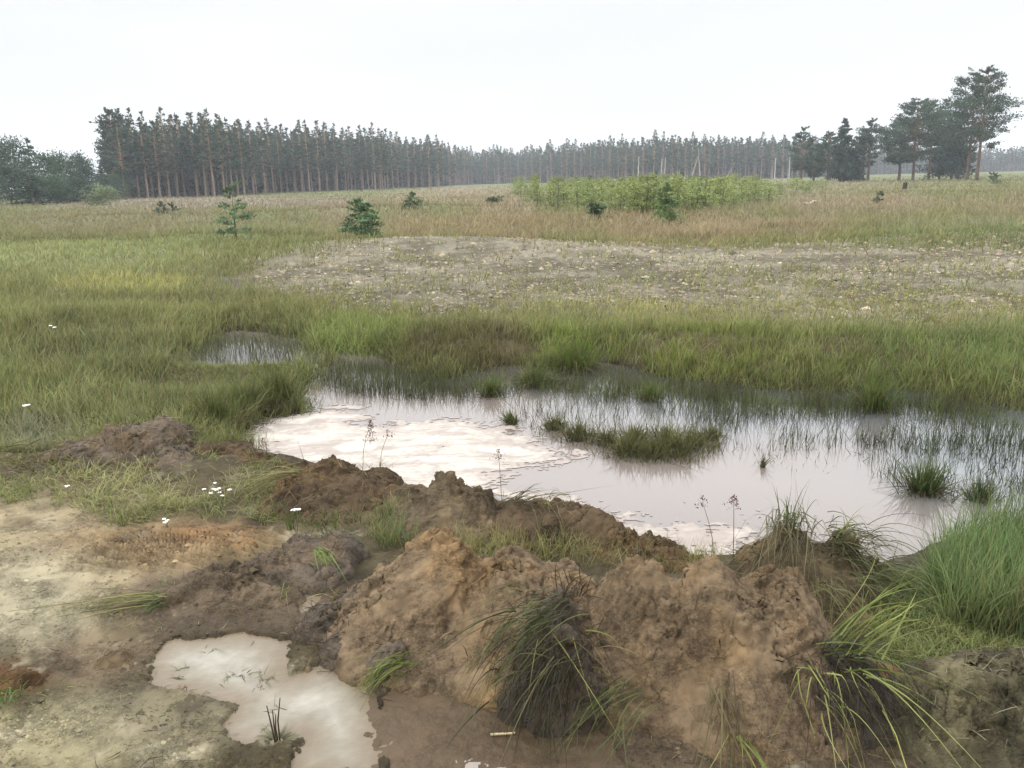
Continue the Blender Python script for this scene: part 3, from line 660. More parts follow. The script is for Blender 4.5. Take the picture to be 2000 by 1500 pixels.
mound('soil_mound', [(40, 1305, .05, 90, .16), (0, 1320, .05, 60, .14)], 'small rusty brown crumb heap at the left edge of the sand', 'soil mound', seed=480, cols=(S(112, 86, 56), S(124, 90, 54), S(78, 60, 42)), lump=.9, nf=200, tufts=((12, 1360, .03, (0, -.2, 1), 60, .07, .004, .5, .5, .03, GG, S(130, 150, 90)),))
mound('soil_mound', [(225, 1272, .045, 110, .2), (150, 1292, .03, 90, .16)], 'low mud hump at the left shore of the milky puddle', 'soil mound', seed=490, cols=(S(112, 96, 74), S(120, 102, 80), S(90, 76, 58)), lump=1.1, nf=200)
mound('soil_mound', [(560, 1310, .035, 26, .09), (600, 1285, .04, 45, .10)], 'small tongue of smooth mud jutting into the milky puddle', 'soil mound', seed=500, cols=(S(122, 106, 84), S(128, 110, 88), S(110, 96, 76)), lump=.3, nf=40)

# ------------------------------------------------------------------ grass
def sample(poly, n, clump=0, rad=.05, z=0.):
    poly = np.array(poly, float); x0, y0 = poly.min(0); x1, y1 = poly.max(0); outp = []
    m_ = n if not clump else max(1, n // clump); got = 0
    while got < m_:
        x = rng.uniform(x0, x1, m_ * 2); y = rng.uniform(y0, y1, m_ * 2)
        k = in_poly(x, y, poly); outp.append(np.stack([x[k], y[k]], 1)); got += k.sum()
    p = np.concatenate(outp)[:m_]; XY = at(p[:, 0], p[:, 1], z)
    if clump:
        r0 = np.hypot(XY[:, 0], XY[:, 1])
        XY = np.repeat(XY, clump, 0) + rng.normal(size=(m_ * clump, 2)) * (rad * np.repeat(np.clip(r0 / 9, .6, 5), clump))[:, None]
    return XY

LOWP = at(*np.array([(330, 700), (620, 695), (640, 770), (560, 790), (330, 770)], float).T, ZW)
def in_poly_xy(X, Y): return in_poly(X, Y, LOWP).astype(float)
def meadow(mb, poly, n, h, wmin=.004, clump=0, rad=.05, tint=None, vary=.28, lean=.25, droop=(.05, .5), seg=3, dark=.6, tiptint=None, tipk=0., keep=None, wk=.0009, gs=1.25, hn=.3, clumpfree=False, straw=.0):
    XY = sample(poly, n, clump, rad)
    if keep is not None: XY = XY[keep(XY[:, 0], XY[:, 1])]
    X, Y = XY[:, 0], XY[:, 1]; n = len(X); r = np.hypot(X, Y)
    z = ground_z(X, Y)
    g = field(X, Y, GB, GRASSP, 61) * gs
    if tint is not None: g = g * .35 + np.asarray(tint) * .65 * gs
    pn = fbm(X, Y, 1.6, 3, 81); pm = fbm(X, Y, .5, 2, 83)
    g = g * (1 - straw) + S(176, 166, 128, .62) * straw
    g = g * (1 + .35 * pn + .25 * pm)[:, None] * rng.uniform(1 - vary, 1 + vary, (n, 1)) * (1 + rng.normal(size=(n, 3)) * .05)
    dry = rng.random(n) < .10
    g[dry] = g[dry] * .4 + S(170, 150, 105, .55) * .6
    g = np.clip(g, .008, .7)
    low = in_poly_xy(X, Y) if clumpfree else 0
    hh = h * (1 - .8 * low) * rng.uniform(.5, 1.15, n) * (1 + hn * pn * 2)
    D = np.stack([rng.normal(size=n) * lean + .05, rng.normal(size=n) * lean, np.ones(n)], 1)
    tip = g * 1.1
    if tiptint is not None: tip = g * (1 - tipk) + np.asarray(tiptint) * tipk
    B = np.stack([X, Y, z - .01], 1)
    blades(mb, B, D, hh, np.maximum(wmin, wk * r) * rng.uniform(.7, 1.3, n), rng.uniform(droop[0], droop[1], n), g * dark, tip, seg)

def pond_out(X, Y, m_=0.0): return pond_s(X, Y) > m_
def pond_s(X, Y): return np.minimum(poly_sd(X, Y, POND) + .11 * fbm(X, Y, .55, 3, 21), poly_sd(X, Y, POOL) + .2 * fbm(X, Y, .55, 3, 22))
def soft_out(X, Y): return pond_s(X, Y) > -.24 * rng.random(X.shape) ** 2.2 - .02
def dens(seed, scale, cut):
    return lambda X, Y: pond_out(X, Y) & (fbm(X, Y, scale, 3, seed) + rng.uniform(-.25, .25, X.shape) > cut)

PINK = S(172, 156, 130, .6)
m1 = MB()
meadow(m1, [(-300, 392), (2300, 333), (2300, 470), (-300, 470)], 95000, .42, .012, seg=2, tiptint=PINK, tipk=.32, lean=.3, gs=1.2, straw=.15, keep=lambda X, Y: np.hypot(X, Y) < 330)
tag(m1.build('grass', M_GRASS), 'tan and pinkish dry meadow grass stretching back to the forest', kind='stuff')
m2 = MB()
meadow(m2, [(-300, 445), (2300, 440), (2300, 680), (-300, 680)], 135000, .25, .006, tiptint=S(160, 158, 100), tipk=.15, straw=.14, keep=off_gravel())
tag(m2.build('grass', M_GRASS), 'fresh green meadow grass on the slopes behind the pond', kind='stuff')
meadow(m2, [(380, 470), (2300, 470), (2300, 560), (1500, 520), (900, 510), (600, 560), (420, 590)], 22000, .22, .007, seg=2, tiptint=S(160, 150, 105), tipk=.2, keep=lambda X, Y: fbm(X, Y, 1.8, 4, 121) + rng.uniform(-.2, .2, X.shape) > .08)
meadow(m2, [(360, 470), (640, 470), (900, 470), (700, 520), (600, 560), (620, 640), (360, 640)], 14000, .24, .006, seg=3, keep=lambda X, Y: fbm(X, Y, 1.1, 4, 125) + rng.uniform(-.25, .25, X.shape) > -.02)
meadow(m2, [(400, 520), (700, 590), (1100, 600), (2300, 600), (2300, 680), (1000, 650), (560, 630)], 26000, .19, .006, seg=3, keep=lambda X, Y: fbm(X, Y, 1.3, 4, 123) + rng.uniform(-.2, .2, X.shape) > .05)
m3 = MB()   # sparse tufts on the gravel
meadow(m3, [(450, 540), (900, 490), (2300, 490), (2300, 660), (1000, 640), (560, 610)], 13000, .16, .005, clump=9, rad=.05, tint=S(150, 148, 98), keep=dens(87, 2.5, -.18), lean=.35)
meadow(m3, [(1050, 590), (2300, 590), (2300, 680), (1050, 650)], 7500, .10, .005, clump=7, rad=.07, tint=S(150, 146, 94), lean=.4)
tag(m3.build('grass', M_GRASS), 'sparse yellow green grass sprouting between the gravel stones', kind='stuff')
m4 = MB()   # far bank of the pond and marsh
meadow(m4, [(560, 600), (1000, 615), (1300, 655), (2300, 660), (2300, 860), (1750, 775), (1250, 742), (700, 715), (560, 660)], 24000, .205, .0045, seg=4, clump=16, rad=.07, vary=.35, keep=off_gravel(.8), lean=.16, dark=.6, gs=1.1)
meadow(m4, [(560, 600), (1000, 615), (1300, 655), (2300, 660), (2300, 860), (1750, 775), (1250, 742), (700, 715), (560, 660)], 15000, .185, .0045, seg=4, keep=off_gravel(.8), lean=.22, dark=.5, tiptint=S(150, 140, 96), tipk=.2)
meadow(m4, [(560, 660), (1000, 690), (1300, 705), (2300, 740), (2300, 870), (1300, 790), (1000, 760), (600, 740)], 22000, .22, .0045, seg=4, clump=14, rad=.04, keep=soft_out, lean=.28, dark=.5, gs=1.15)
meadow(m4, [(320, 690), (660, 685), (650, 770), (320, 770)], 7000, .085, .0045, seg=3, lean=.35, keep=pond_out, gs=1.0)
meadow(m4, [(1040, 690), (1320, 700), (1320, 775), (1040, 765)], 5000, .15, .0045, seg=4, lean=.25, keep=pond_out)
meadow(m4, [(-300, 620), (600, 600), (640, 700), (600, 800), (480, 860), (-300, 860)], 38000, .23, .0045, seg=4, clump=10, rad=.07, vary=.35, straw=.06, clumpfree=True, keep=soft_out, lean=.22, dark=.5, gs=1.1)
tag(m4.build('grass', M_GRASS), 'dense dark green sedge lining the far side of the pond', kind='stuff')
m5 = MB()   # near bank
meadow(m5, [(-300, 850), (480, 850), (420, 880), (-300, 890)], 8000, .14, .004, keep=pond_out, gs=1.2)
meadow(m5, [(-200, 900), (520, 890), (640, 960), (700, 1050), (560, 1020), (330, 1010), (250, 1030), (120, 985), (-200, 985)], 9000, .13, .0032, clump=10, rad=.04, keep=dens(88, .5, -.12), lean=.5, droop=(.2, .9), gs=1.1)
meadow(m5, [(640, 980), (760, 1000), (900, 1030), (1200, 1060), (1400, 1090), (1400, 1130), (950, 1110), (740, 1060)], 4200, .13, .0030, clump=8, rad=.035, keep=dens(89, .5, -.12), lean=.35, seg=4, gs=1.1, tint=S(142, 136, 88))
meadow(m5, [(735, 1010), (815, 1010), (815, 1075), (735, 1075)], 260, .2, .003, tint=S(110, 136, 84), lean=.2)
tag(m5.build('grass', M_GRASS), 'short patchy grass between the sand and the clods on the near bank', kind='stuff')
m6 = MB()   # right bank
meadow(m6, [(1850, 1060), (1930, 1030), (2400, 1000), (2500, 1330), (1990, 1260), (1850, 1235), (1800, 1140)], 15000, .33, .0034, seg=5, tint=S(112, 126, 80), lean=.16, vary=.4, keep=pond_out, dark=.5, gs=1.1, hn=.1)
meadow(m6, [(1700, 1130), (1850, 1100), (2000, 1240), (2300, 1300), (2000, 1300), (1780, 1330), (1690, 1220)], 6500, .11, .003, seg=3, tint=S(118, 128, 76), lean=.45, droop=(.2, .8))
tag(m6.build('grass', M_GRASS), 'tall bright green grass on the right bank of the pond', kind='stuff')
m7 = MB()   # weeds on the wet sand in front
meadow(m7, [(-300, 1360), (330, 1340), (480, 1440), (560, 1530), (-300, 1530)], 2200, .05, .0035, clump=5, rad=.025, lean=1.0, droop=(.3, 1), tint=S(146, 150, 104), keep=dens(90, .3, -.05))
meadow(m7, [(-100, 1140), (330, 1160), (420, 1210), (200, 1260), (-100, 1250)], 800, .06, .003, clump=5, rad=.03, lean=1.2, droop=(.3, 1), tint=S(140, 150, 100), keep=dens(92, .3, 0))
meadow(m7, [(-100, 1000), (320, 1000), (220, 1120), (-100, 1120)], 500, .06, .003, clump=9, rad=.03, lean=.8, droop=(.3, 1), tint=S(140, 154, 96), keep=dens(93, .3, .1))
XYs = sample([(290, 1290), (480, 1250), (560, 1330), (560, 1440), (440, 1420), (330, 1340)], 90, 6, .02, PZ); n_ = len(XYs)
cs_ = np.where(rng.random((n_, 1)) < .5, S(96, 92, 66, .45), S(132, 142, 90, .5))
blades(m7, np.concatenate([XYs, np.full((n_, 1), PZ)], 1), np.stack([rng.normal(size=n_), rng.normal(size=n_), rng.uniform(.1, .7, n_)], 1), rng.uniform(.02, .06, n_), .0028, .3, cs_ * .7, cs_, 3)
tag(m7.build('weeds', M_GRASS), 'small sprawling weeds on the wet sand around the puddle', kind='stuff')
ml = MB(); XYl = sample([(-200, 1000), (480, 1060), (700, 1200), (1000, 1350), (1300, 1430), (2200, 1430), (2200, 1530), (-200, 1530)], 1500)
XYl = XYl[fbm(XYl[:, 0], XYl[:, 1], .4, 3, 131) + rng.uniform(-.2, .2, len(XYl)) > -.05]; n_ = len(XYl)
XYl = XYl[np.minimum(poly_sd(XYl[:, 0], XYl[:, 1], PUD), poly_sd(XYl[:, 0], XYl[:, 1], MUD)) > -.04 + .04 * (rng.random(len(XYl)) < .1)]; n_ = len(XYl)
zl = np.maximum(ground_z(XYl[:, 0], XYl[:, 1]), PZ) + .003; al = rng.uniform(0, 6.28, n_)
cl = np.array([S(86, 72, 54, .4), S(60, 52, 40, .4), S(150, 138, 96, .45), S(104, 116, 66, .45)])[rng.integers(0, 4, n_)]
blades(ml, np.stack([XYl[:, 0], XYl[:, 1], zl], 1), np.stack([np.cos(al), np.sin(al), rng.uniform(.0, .15, n_)], 1), rng.uniform(.015, .07, n_), .0026, .1, cl, cl, 3)
tag(ml.build('plant_litter', M_GRASS), 'bits of straw, roots and torn grass strewn over the mud', kind='stuff')
# reeds standing in the water
m8 = MB()
def reeds(poly, n, h, col, lean=.12, w=.0042, brk=.12, clump=3, rad=.06):
    XY = sample(poly, n, clump, rad, ZW); s = poly_sd(XY[:, 0], XY[:, 1], POND); XY = XY[s < .1]
    q = fbm(XY[:, 0], XY[:, 1], .6, 3, 99) + rng.uniform(-.3, .3, len(XY)); XY = XY[q > -.1]; n = len(XY)
    B = np.concatenate([XY, np.full((n, 1), ZW - .02)], 1)
    D = np.stack([rng.normal(size=n) * lean + .05, rng.normal(size=n) * lean, np.ones(n)], 1)
    b = rng.random(n) < brk; D[b, :2] += rng.normal(size=(b.sum(), 2)) * 1.1
    c = np.asarray(col) * rng.uniform(.6, 1.3, (n, 1))
    blades(m8, B, D, h * rng.uniform(.35, 1.15, n), w * rng.uniform(.7, 1.2, n), rng.uniform(0, .35, n), c * .6, c, 4)
RG = S(92, 98, 60)
reeds([(600, 700), (900, 740), (1000, 770), (900, 790), (620, 770)], 3600, .19, S(84, 88, 54))
reeds([(1150, 745), (1800, 770), (2300, 830), (2300, 950), (1900, 900), (1500, 850), (1200, 800)], 7000, .20, S(84, 88, 54))
reeds([(1680, 850), (2300, 880), (2300, 1000), (1900, 985), (1700, 930)], 2800, .13, S(70, 82, 56), .2)
reeds([(980, 780), (1250, 790), (1600, 815), (1650, 880), (1450, 880), (1200, 850), (1000, 810)], 1500, .16, S(90, 92, 58), .2)
reeds([(1380, 830), (1700, 850), (1600, 930), (1430, 890)], 260, .08, S(80, 84, 60), .3, brk=.35)
reeds([(1030, 828), (1130, 840), (1300, 868), (1400, 850), (1410, 885), (1340, 910), (1200, 905), (1140, 875), (1040, 850)], 1500, .15, S(112, 112, 66), .25, clump=4, rad=.05)
reeds([(600, 715), (760, 728), (930, 755), (1100, 750), (1300, 765), (1600, 790), (1850, 795), (2300, 850), (2300, 880), (1850, 830), (1600, 825), (1300, 800), (1000, 775), (740, 765), (600, 745)], 3600, .21, S(104, 116, 62), .2, clump=6, rad=.06)
reeds([(620, 705), (760, 722), (930, 748), (1100, 742), (1300, 758), (1600, 782), (1850, 786), (2300, 838), (2300, 862), (1850, 806), (1600, 802), (1300, 780), (1000, 762), (740, 748), (620, 730)], 2400, .25, S(96, 90, 58), .16, clump=7, rad=.05)
tag(m8.build('reeds', M_GRASS), 'thin dark sedge stems standing in the shallow pond', kind='stuff')
m9 = MB()
XYp = sample([(350, 655), (600, 660), (650, 715), (360, 715)], 1000, 4, .06, ZW); n_ = len(XYp)
blades(m9, np.concatenate([XYp, np.full((n_, 1), ZW - .02)], 1), np.stack([rng.normal(size=n_) * .15, rng.normal(size=n_) * .15, np.ones(n_)], 1), .2 * rng.uniform(.4, 1.1, n_), .0055, .2, RG * .6, RG, 4)
tag(m9.build('reeds', M_GRASS), 'thin sedge stems standing in the small pool behind', kind='stuff')

# tussocks that stand apart in the pond
def tussock(x, y, hpx, wpx, label, group=None, n=260, col=GG, tilt=(0, 0), z=ZW, spread=.42, cat='tussock'):
    c = at(x, y, z); d = math.hypot(c[0], c[1]); h = hpx * d / F; rw = wpx * d / F
    rg = np.random.default_rng(int(x * 7 + y))
    root = empty('grass_tussock', (c[0], c[1], z), label, cat, group)
    b = MB(); an = np.linspace(0, 2 * math.pi, 24, endpoint=False); rings = []
    for k, (q, zz) in enumerate(((1.0, -.05), (.8, .0), (.5, .03), (.2, .045))):
        rr_ = rw * .40 * q * (1 + .25 * n2(np.cos(an) * 2 + x, np.sin(an) * 2 + k * .4, 3)); rings.append(np.stack([np.cos(an) * rr_, np.sin(an) * rr_, np.full(24, zz) + .01 * n2(an * 3, an * 0 + k, 8)], 1))
    Vv = np.concatenate(rings); ii = np.arange(3)[:, None] * 24; jj = np.arange(24)[None]
    b.add(np.concatenate([Vv, [[0, 0, .048]]]), np.stack([ii + jj, ii + (jj + 1) % 24, ii + 24 + (jj + 1) % 24, ii + 24 + jj], -1).reshape(-1, 4), [[72 + k, 72 + (k + 1) % 24, 96] for k in range(24)], S(58, 50, 36))
    b.build('root_mat', M_WET, root, True)
    m_ = MB(); th = rg.uniform(0, 2 * math.pi, n); q = np.abs(rg.normal(size=n)) * rw * .30
    B = np.stack([np.cos(th) * q, np.sin(th) * q, np.full(n, .0)], 1)
    D = np.stack([np.cos(th) * q / (rw * .5) * spread + tilt[0], np.sin(th) * q / (rw * .5) * spread + tilt[1], np.ones(n)], 1) + rg.normal(size=(n, 3)) * .16
    f = rg.random((n, 1)); cc = np.asarray(col) * (1 - f) + S(92, 100, 56) * f; dr = rg.random(n) < .12; cc[dr] = S(150, 136, 90)
    blades(m_, B, D, h * rg.uniform(.55, 1.15, n), .0045, rg.uniform(.05, .5, n), cc * .45, cc, 6, rg, .16, .2)
    k = n // 5; th = rg.uniform(0, 2 * math.pi, k)     # old blades lying outward
    blades(m_, np.zeros((k, 3)) + [0, 0, .02], np.stack([np.cos(th), np.sin(th), np.full(k, .35)], 1), rw * rg.uniform(.8, 1.5, k), .004, .45, S(70, 62, 42), S(96, 88, 58), 5, rg)
    m_.build('blades', M_GRASS, root)
    return root
tussock(958, 772, 60, 36, 'small round green tussock standing alone in the water left of the forked pair', n=260)
tussock(1045, 752, 55, 62, 'wide spreading yellow green tussock at the water line below the brightest hummock', n=380, spread=.7)
tussock(1120, 722, 85, 75, 'brightest big green hummock of grass on the far edge of the pond', n=700, col=S(122, 146, 60))
tussock(1268, 782, 58, 36, 'thin green tussock in the water between the bright hummock and the tall fountain shaped one', n=220)
tussock(1712, 800, 100, 50, 'tall fountain shaped green tussock with a black base at the far right of the pond', n=420, col=S(112, 140, 60))
tussock(1805, 962, 88, 64, 'large dark green tussock alone in the near right water', n=420, col=S(88, 112, 60), spread=.5)
tussock(1912, 978, 62, 42, 'small blue green tussock right of the large dark one', n=200, col=S(76, 100, 62))
tussock(1000, 828, 42, 26, 'small dark tuft at the tip of the sedge strip beside the foam', n=170, tilt=(-.2, 0))
tussock(1490, 912, 45, 14, 'tiny slanting tuft alone in the brown water', n=26, tilt=(.25, 0))
STRIP = ((1085, 838, 40, 40), (1130, 858, 58, 55), (1185, 868, 46, 50), (1225, 888, 66, 60), (1275, 892, 60, 55), (1320, 888, 70, 55), (1355, 872, 56, 40), (1240, 860, 50, 50), (1300, 862, 50, 50), (1388, 858, 40, 34))
for (x, y, h, w_) in STRIP:
    tussock(x, y, h, w_, 'low olive sedge clump in the strip that runs across the middle of the pond', 'sedge clumps of the strip across the pond', n=230, col=S(112, 112, 64), spread=.5)
for (x, y, h, w_, lb) in ((545, 782, 100, 75, 'tall dark green tussock leaning over the corner of the pond beside the foam'), (420, 830, 110, 90, 'broad yellowish green tussock left of the foam corner'), (475, 800, 85, 60, 'bushy green tussock between the corner tussock and the broad yellowish one'),
                         (190, 812, 55, 50, 'pale olive grass tussock in the short grass left of the pond')):
    tussock(x, y, h, w_, lb, n=420, z=-.02, col=S(116, 128, 64), spread=.45)

# ------------------------------------------------------------------ gravel
OC = np.array([[1, 0, 0], [.6, .75, .1], [-.3, .95, 0], [-1, .1, 0], [-.5, -.8, .1], [.5, -.85, 0], [.1, 0, .75], [-.2, .2, .7]], float)
OT = np.array([[0, 1, 6], [1, 2, 7], [1, 7, 6], [2, 3, 7], [3, 4, 7], [4, 6, 7], [4, 5, 6], [5, 0, 6]])
def stones(name, mat, XY, sz, C, label, flat=(.4, .9)):
    n_ = len(XY); mg = MB(); Vs = OC[None] * (1 + rng.normal(size=(n_, 8, 3)) * .22); th = rng.uniform(0, 6.28, n_)
    cx, sx = np.cos(th)[:, None], np.sin(th)[:, None]
    Vs = np.stack([Vs[..., 0] * cx - Vs[..., 1] * sx, Vs[..., 0] * sx + Vs[..., 1] * cx, Vs[..., 2] * rng.uniform(flat[0], flat[1], (n_, 1))], -1) * sz[:, None, None]
    Vs += np.stack([XY[:, 0], XY[:, 1], ground_z(XY[:, 0], XY[:, 1]) - sz * .12], 1)[:, None]
    mg.add(Vs.reshape(-1, 3), None, (np.arange(n_) * 8)[:, None, None] + OT[None], np.repeat(np.clip(C, .01, .8), 8, 0))
    tag(mg.build(name, mat), label, kind='stuff')
XY = sample([(470, 520), (900, 480), (2300, 480), (2300, 650), (1000, 650), (560, 605)], 40000)
dn = fbm(XY[:, 0], XY[:, 1], 2.2, 3, 111) + rng.uniform(-.4, .4, len(XY)); XY = XY[dn > -.15]
n_ = len(XY); r_ = np.hypot(XY[:, 0], XY[:, 1]); sz = np.exp(rng.normal(size=n_) * .45) * .0145 * np.clip(r_ / 11, .7, 1.7)
sc_ = S(136, 126, 104) * (1 + rng.normal(size=(n_, 1)) * .35) * (1 + rng.normal(size=(n_, 3)) * .05); lt = rng.random(n_) < .035; sc_[lt] = S(176, 168, 144)
stones('gravel', M_STONE, XY, sz, sc_, 'grey and pale gravel stones on the bare slope behind the pond')
XY = sample([(-250, 985), (250, 1000), (520, 1060), (700, 1150), (800, 1340), (1250, 1420), (2200, 1440), (2200, 1540), (-250, 1540)], 15000)
XY = XY[(np.minimum(poly_sd(XY[:, 0], XY[:, 1], PUD), poly_sd(XY[:, 0], XY[:, 1], MUD)) > .0) & (fbm(XY[:, 0], XY[:, 1], .35, 4, 141, .6) + rng.uniform(-.25, .25, len(XY)) > -.03)]
n_ = len(XY); sz = np.exp(rng.normal(size=n_) * .55) * .0046
stones('soil_crumbs', M_SOIL, XY, sz, soil_col(XY[:, 0], XY[:, 1]) * rng.uniform(.6, 1.25, (n_, 1)), 'small soil crumbs and grit strewn over the sand and mud in front', (.6, 1.1))

# ------------------------------------------------------------------ trees
def conifer(h, start, rad, nwh, nbr, kind, lsz, per, seed, trunk_r, c_leaf, c_low, c_up, lean=0.0, shape=None, gap=0.):
    rg = np.random.default_rng(seed); tb = MB(); cb = MB()
    zz = np.linspace(0, h * .985, 10); off = np.cumsum(rg.normal(size=(10, 2)) * h * .0022, 0)
    pts = np.stack([off[:, 0] + lean * zz, off[:, 1], zz], 1); pts[0, 2] = -.15
    tube(tb, pts, trunk_r * (1 - zz / h * .9) + .01 * (h > 6), 7, c_low, c_up)
    def tp(z): return np.array([np.interp(z, zz, pts[:, 0]), np.interp(z, zz, pts[:, 1]), z])
    P = []; Dd = []; Cc = []
    for k in range(nwh):
        u = (k + rg.uniform(-.3, .3)) / nwh; u = min(max(u, 0), 1)
        for b in range(nbr):
            if rg.random() < gap: continue
            a = rg.uniform(0, 2 * math.pi); zc = h * (start + (1 - start) * min(max(u + rg.normal() * (.6 / nwh if kind == 'pine' else .25 / nwh), 0), .985))
            Rm = rad * (shape(u) if shape else (1 - u) ** .7) * rg.uniform(.6, 1.12) + .02 * rad
            rise = (.55 * u + .1 if kind == 'pine' else (-.28 + .55 * u)) + rg.normal() * .08
            o = tp(zc); dirv = np.array([math.cos(a), math.sin(a), rise])
            e = o + dirv * Rm; mid = o + dirv * Rm * .5 + np.array([0, 0, -.04 * Rm])
            tube(tb, [o, mid, e], [trunk_r * .22 * (1 - .6 * u), trunk_r * .14 * (1 - .6 * u), trunk_r * .04], 3, c_up if kind == 'pine' else c_low)
            m_ = max(3, int(per * (Rm / rad) ** (1.0)))
            s = rg.uniform(.25 if kind == 'pine' else .12, 1.05, m_) ** .8
            if kind == 'pine': s = .3 + .75 * s; wv = .13
            else: wv = .16
            q = o + dirv * Rm * s[:, None] + rg.normal(size=(m_, 3)) * np.array([1, 1, .5]) * Rm * wv * (1.15 - .5 * s[:, None] if kind != 'pine' else 1)
            P.append(q); Dd.append(unit(dirv * .8 + rg.normal(size=(m_, 3)) * .75 + np.array([0, 0, .35 if kind == 'pine' else .0])))
            Cc.append(np.broadcast_to(np.asarray(c_leaf) * rg.uniform(.65, 1.35), (m_, 3)) * (1 + rg.normal(size=(m_, 1)) * .15))
    top = tp(h * .97); m_ = max(4, per // 2); P.append(top + rg.normal(size=(m_, 3)) * np.array([.04, .04, .02]) * rad); Dd.append(unit(rg.normal(size=(m_, 3)) * .5 + [0, 0, 1])); Cc.append(np.broadcast_to(c_leaf, (m_, 3)))
    P = np.concatenate(P); Dd = np.concatenate(Dd); Cc = np.clip(np.concatenate(Cc), .004, 1)
    leaves(cb, P - Dd * lsz * .4, Dd, lsz * rg.uniform(.6, 1.4, len(P)), lsz * .5 * rg.uniform(.6, 1.3, len(P)), Cc, rg)
    return tb, cb

def broadleaf(h, w_, nb, per, lsz, seed, col, trunk_r=.1, low=.12):
    rg = np.random.default_rng(seed); tb = MB(); cb = MB()
    tube(tb, [(0, 0, -.1), (.02 * h, 0, h * .3), (0, .02 * h, h * .6), (0, 0, h * .85)], [trunk_r, trunk_r * .8, trunk_r * .5, trunk_r * .15], 6, S(90, 86, 76))
    for k in range(nb):
        u = rg.random(); zc = h * (low + (1 - low) * u ** .85); rm = w_ * .5 * math.sin(math.pi * min(max((u * .82 + .16), 0), 1)) ** .6
        a = rg.uniform(0, 6.28); q = rm * math.sqrt(rg.random()); c = np.array([math.cos(a) * q, math.sin(a) * q, min(zc, h * .98)])
        st = np.array([0, 0, max(zc - q * .9, h * .1)]); tube(tb, [st, (st + c) / 2, c], [trunk_r * .25, trunk_r * .15, trunk_r * .05], 3, S(90, 86, 76))
        rb = w_ * .105 * rg.uniform(.7, 1.4)
        P = c + rg.normal(size=(per, 3)) * rb * np.array([1, 1, .75]); D = unit(rg.normal(size=(per, 3)) + [0, 0, .5])
        leaves(cb, P, D, lsz * rg.uniform(.6, 1.4, per), lsz * .6, np.asarray(col) * rg.uniform(.6, 1.35) * (1 + rg.normal(size=(per, 1)) * .12), rg)
    return tb, cb

def plant_tree(name, mbs, loc, label, cat, group=None, mat=None):
    root = empty(name, loc, label, cat, group)
    mbs[0].build('trunk', M_BARK, root, True); mbs[1].build('crown', mat or M_NEEDLE, root)
    return root

C_PINE = S(74, 96, 76, .47); C_SPR = S(62, 82, 64, .5); TR_LOW = S(150, 132, 118, .55); TR_UP = S(186, 150, 120, .6)
pine_shape = lambda u: min(1, .6 + 1.6 * u) * (1 - u) ** 1.0
def forest_pine(i): return conifer(16, random.uniform(.27, .44), random.uniform(2.4, 3.2), 24, 5, 'pine', .46, 26, 900 + i, .20, C_PINE * random.uniform(.85, 1.15), TR_LOW, TR_UP, shape=pine_shape)
G_L = 'tall pines along the edge of the forest block on the left'; G_R = 'pines of the distant forest behind the green thicket'
LB_L = 'tall slender pine with bare trunk in the dense forest block on the left'; LB_R = 'slender pine in the low distant forest line behind the green thicket'
protos = []
TOPX = [(215, 215), (260, 212), (300, 214), (350, 222), (420, 214), (470, 218), (520, 234), (560, 240), (600, 236), (650, 240), (700, 246), (740, 244), (780, 264), (850, 262), (880, 280), (930, 290), (980, 282), (1000, 292),
        (1040, 280), (1100, 274), (1160, 268), (1220, 262), (1280, 258), (1340, 256), (1400, 262), (1450, 262), (1500, 260), (1560, 262), (1620, 275), (1700, 285), (1800, 285), (1900, 285), (2010, 282), (2300, 280)]
HT = [(200, 15.5), (1000, 15.5), (1100, 15.5), (2300, 16)]
BASEX = [(200, 389), (400, 383), (640, 374), (830, 366), (1000, 359), (1150, 353), (1500, 348), (1620, 345), (2300, 326)]
def front(x):
    t_ = np.interp(x, *zip(*TOPX)); b = np.interp(x, *zip(*BASEX)); return 15.5 * F / (b - t_)
k = 0; pines = []
def put_pine(x, dist, hscale, label, group):
    global k
    p = ray(x, horizon(x), dist); loc = (p[0], p[1], 0)
    if len(protos) < 9:
        r0 = plant_tree('pine_tree', forest_pine(len(protos)), loc, label, 'pine tree', group); protos.append(r0)
        o = r0
    else:
        o = dup(protos[k % 9], loc, label=label, group=group)
    k += 1
    o.rotation_euler = (random.uniform(-.02, .02), random.uniform(-.02, .02), random.uniform(0, 6.28)); s_ = random.uniform(.9, 1.1)
    o.scale = (s_, s_, hscale)
def height_for(x, dist):
    yt = np.interp(x, *zip(*TOPX)); return (ray(x, yt, dist)[2]) / 16.0
x = 226.0
while x < 1000:
    d0 = front(x)
    for row in range(2):
        xx = x + random.uniform(-5, 5) + row * 3; d = d0 + row * random.uniform(5, 9) + random.uniform(-2, 3)
        put_pine(xx, d, height_for(xx, d0) * random.uniform(.88, 1.06), LB_L, G_L)
    x += 1 * F / d0 * random.uniform(1.5, 2.2)
nl = k
x = 1000.0
while x < 1640:
    d0 = front(x)
    for row in range(2):
        xx = x + random.uniform(-4, 4) + row * 3; d = d0 + row * random.uniform(6, 10)
        put_pine(xx, d, height_for(xx, d0) * random.uniform(.84, 1.06), LB_R, G_R)
    x += F / d0 * random.uniform(2.2, 3.2)
print('pines', nl, k)
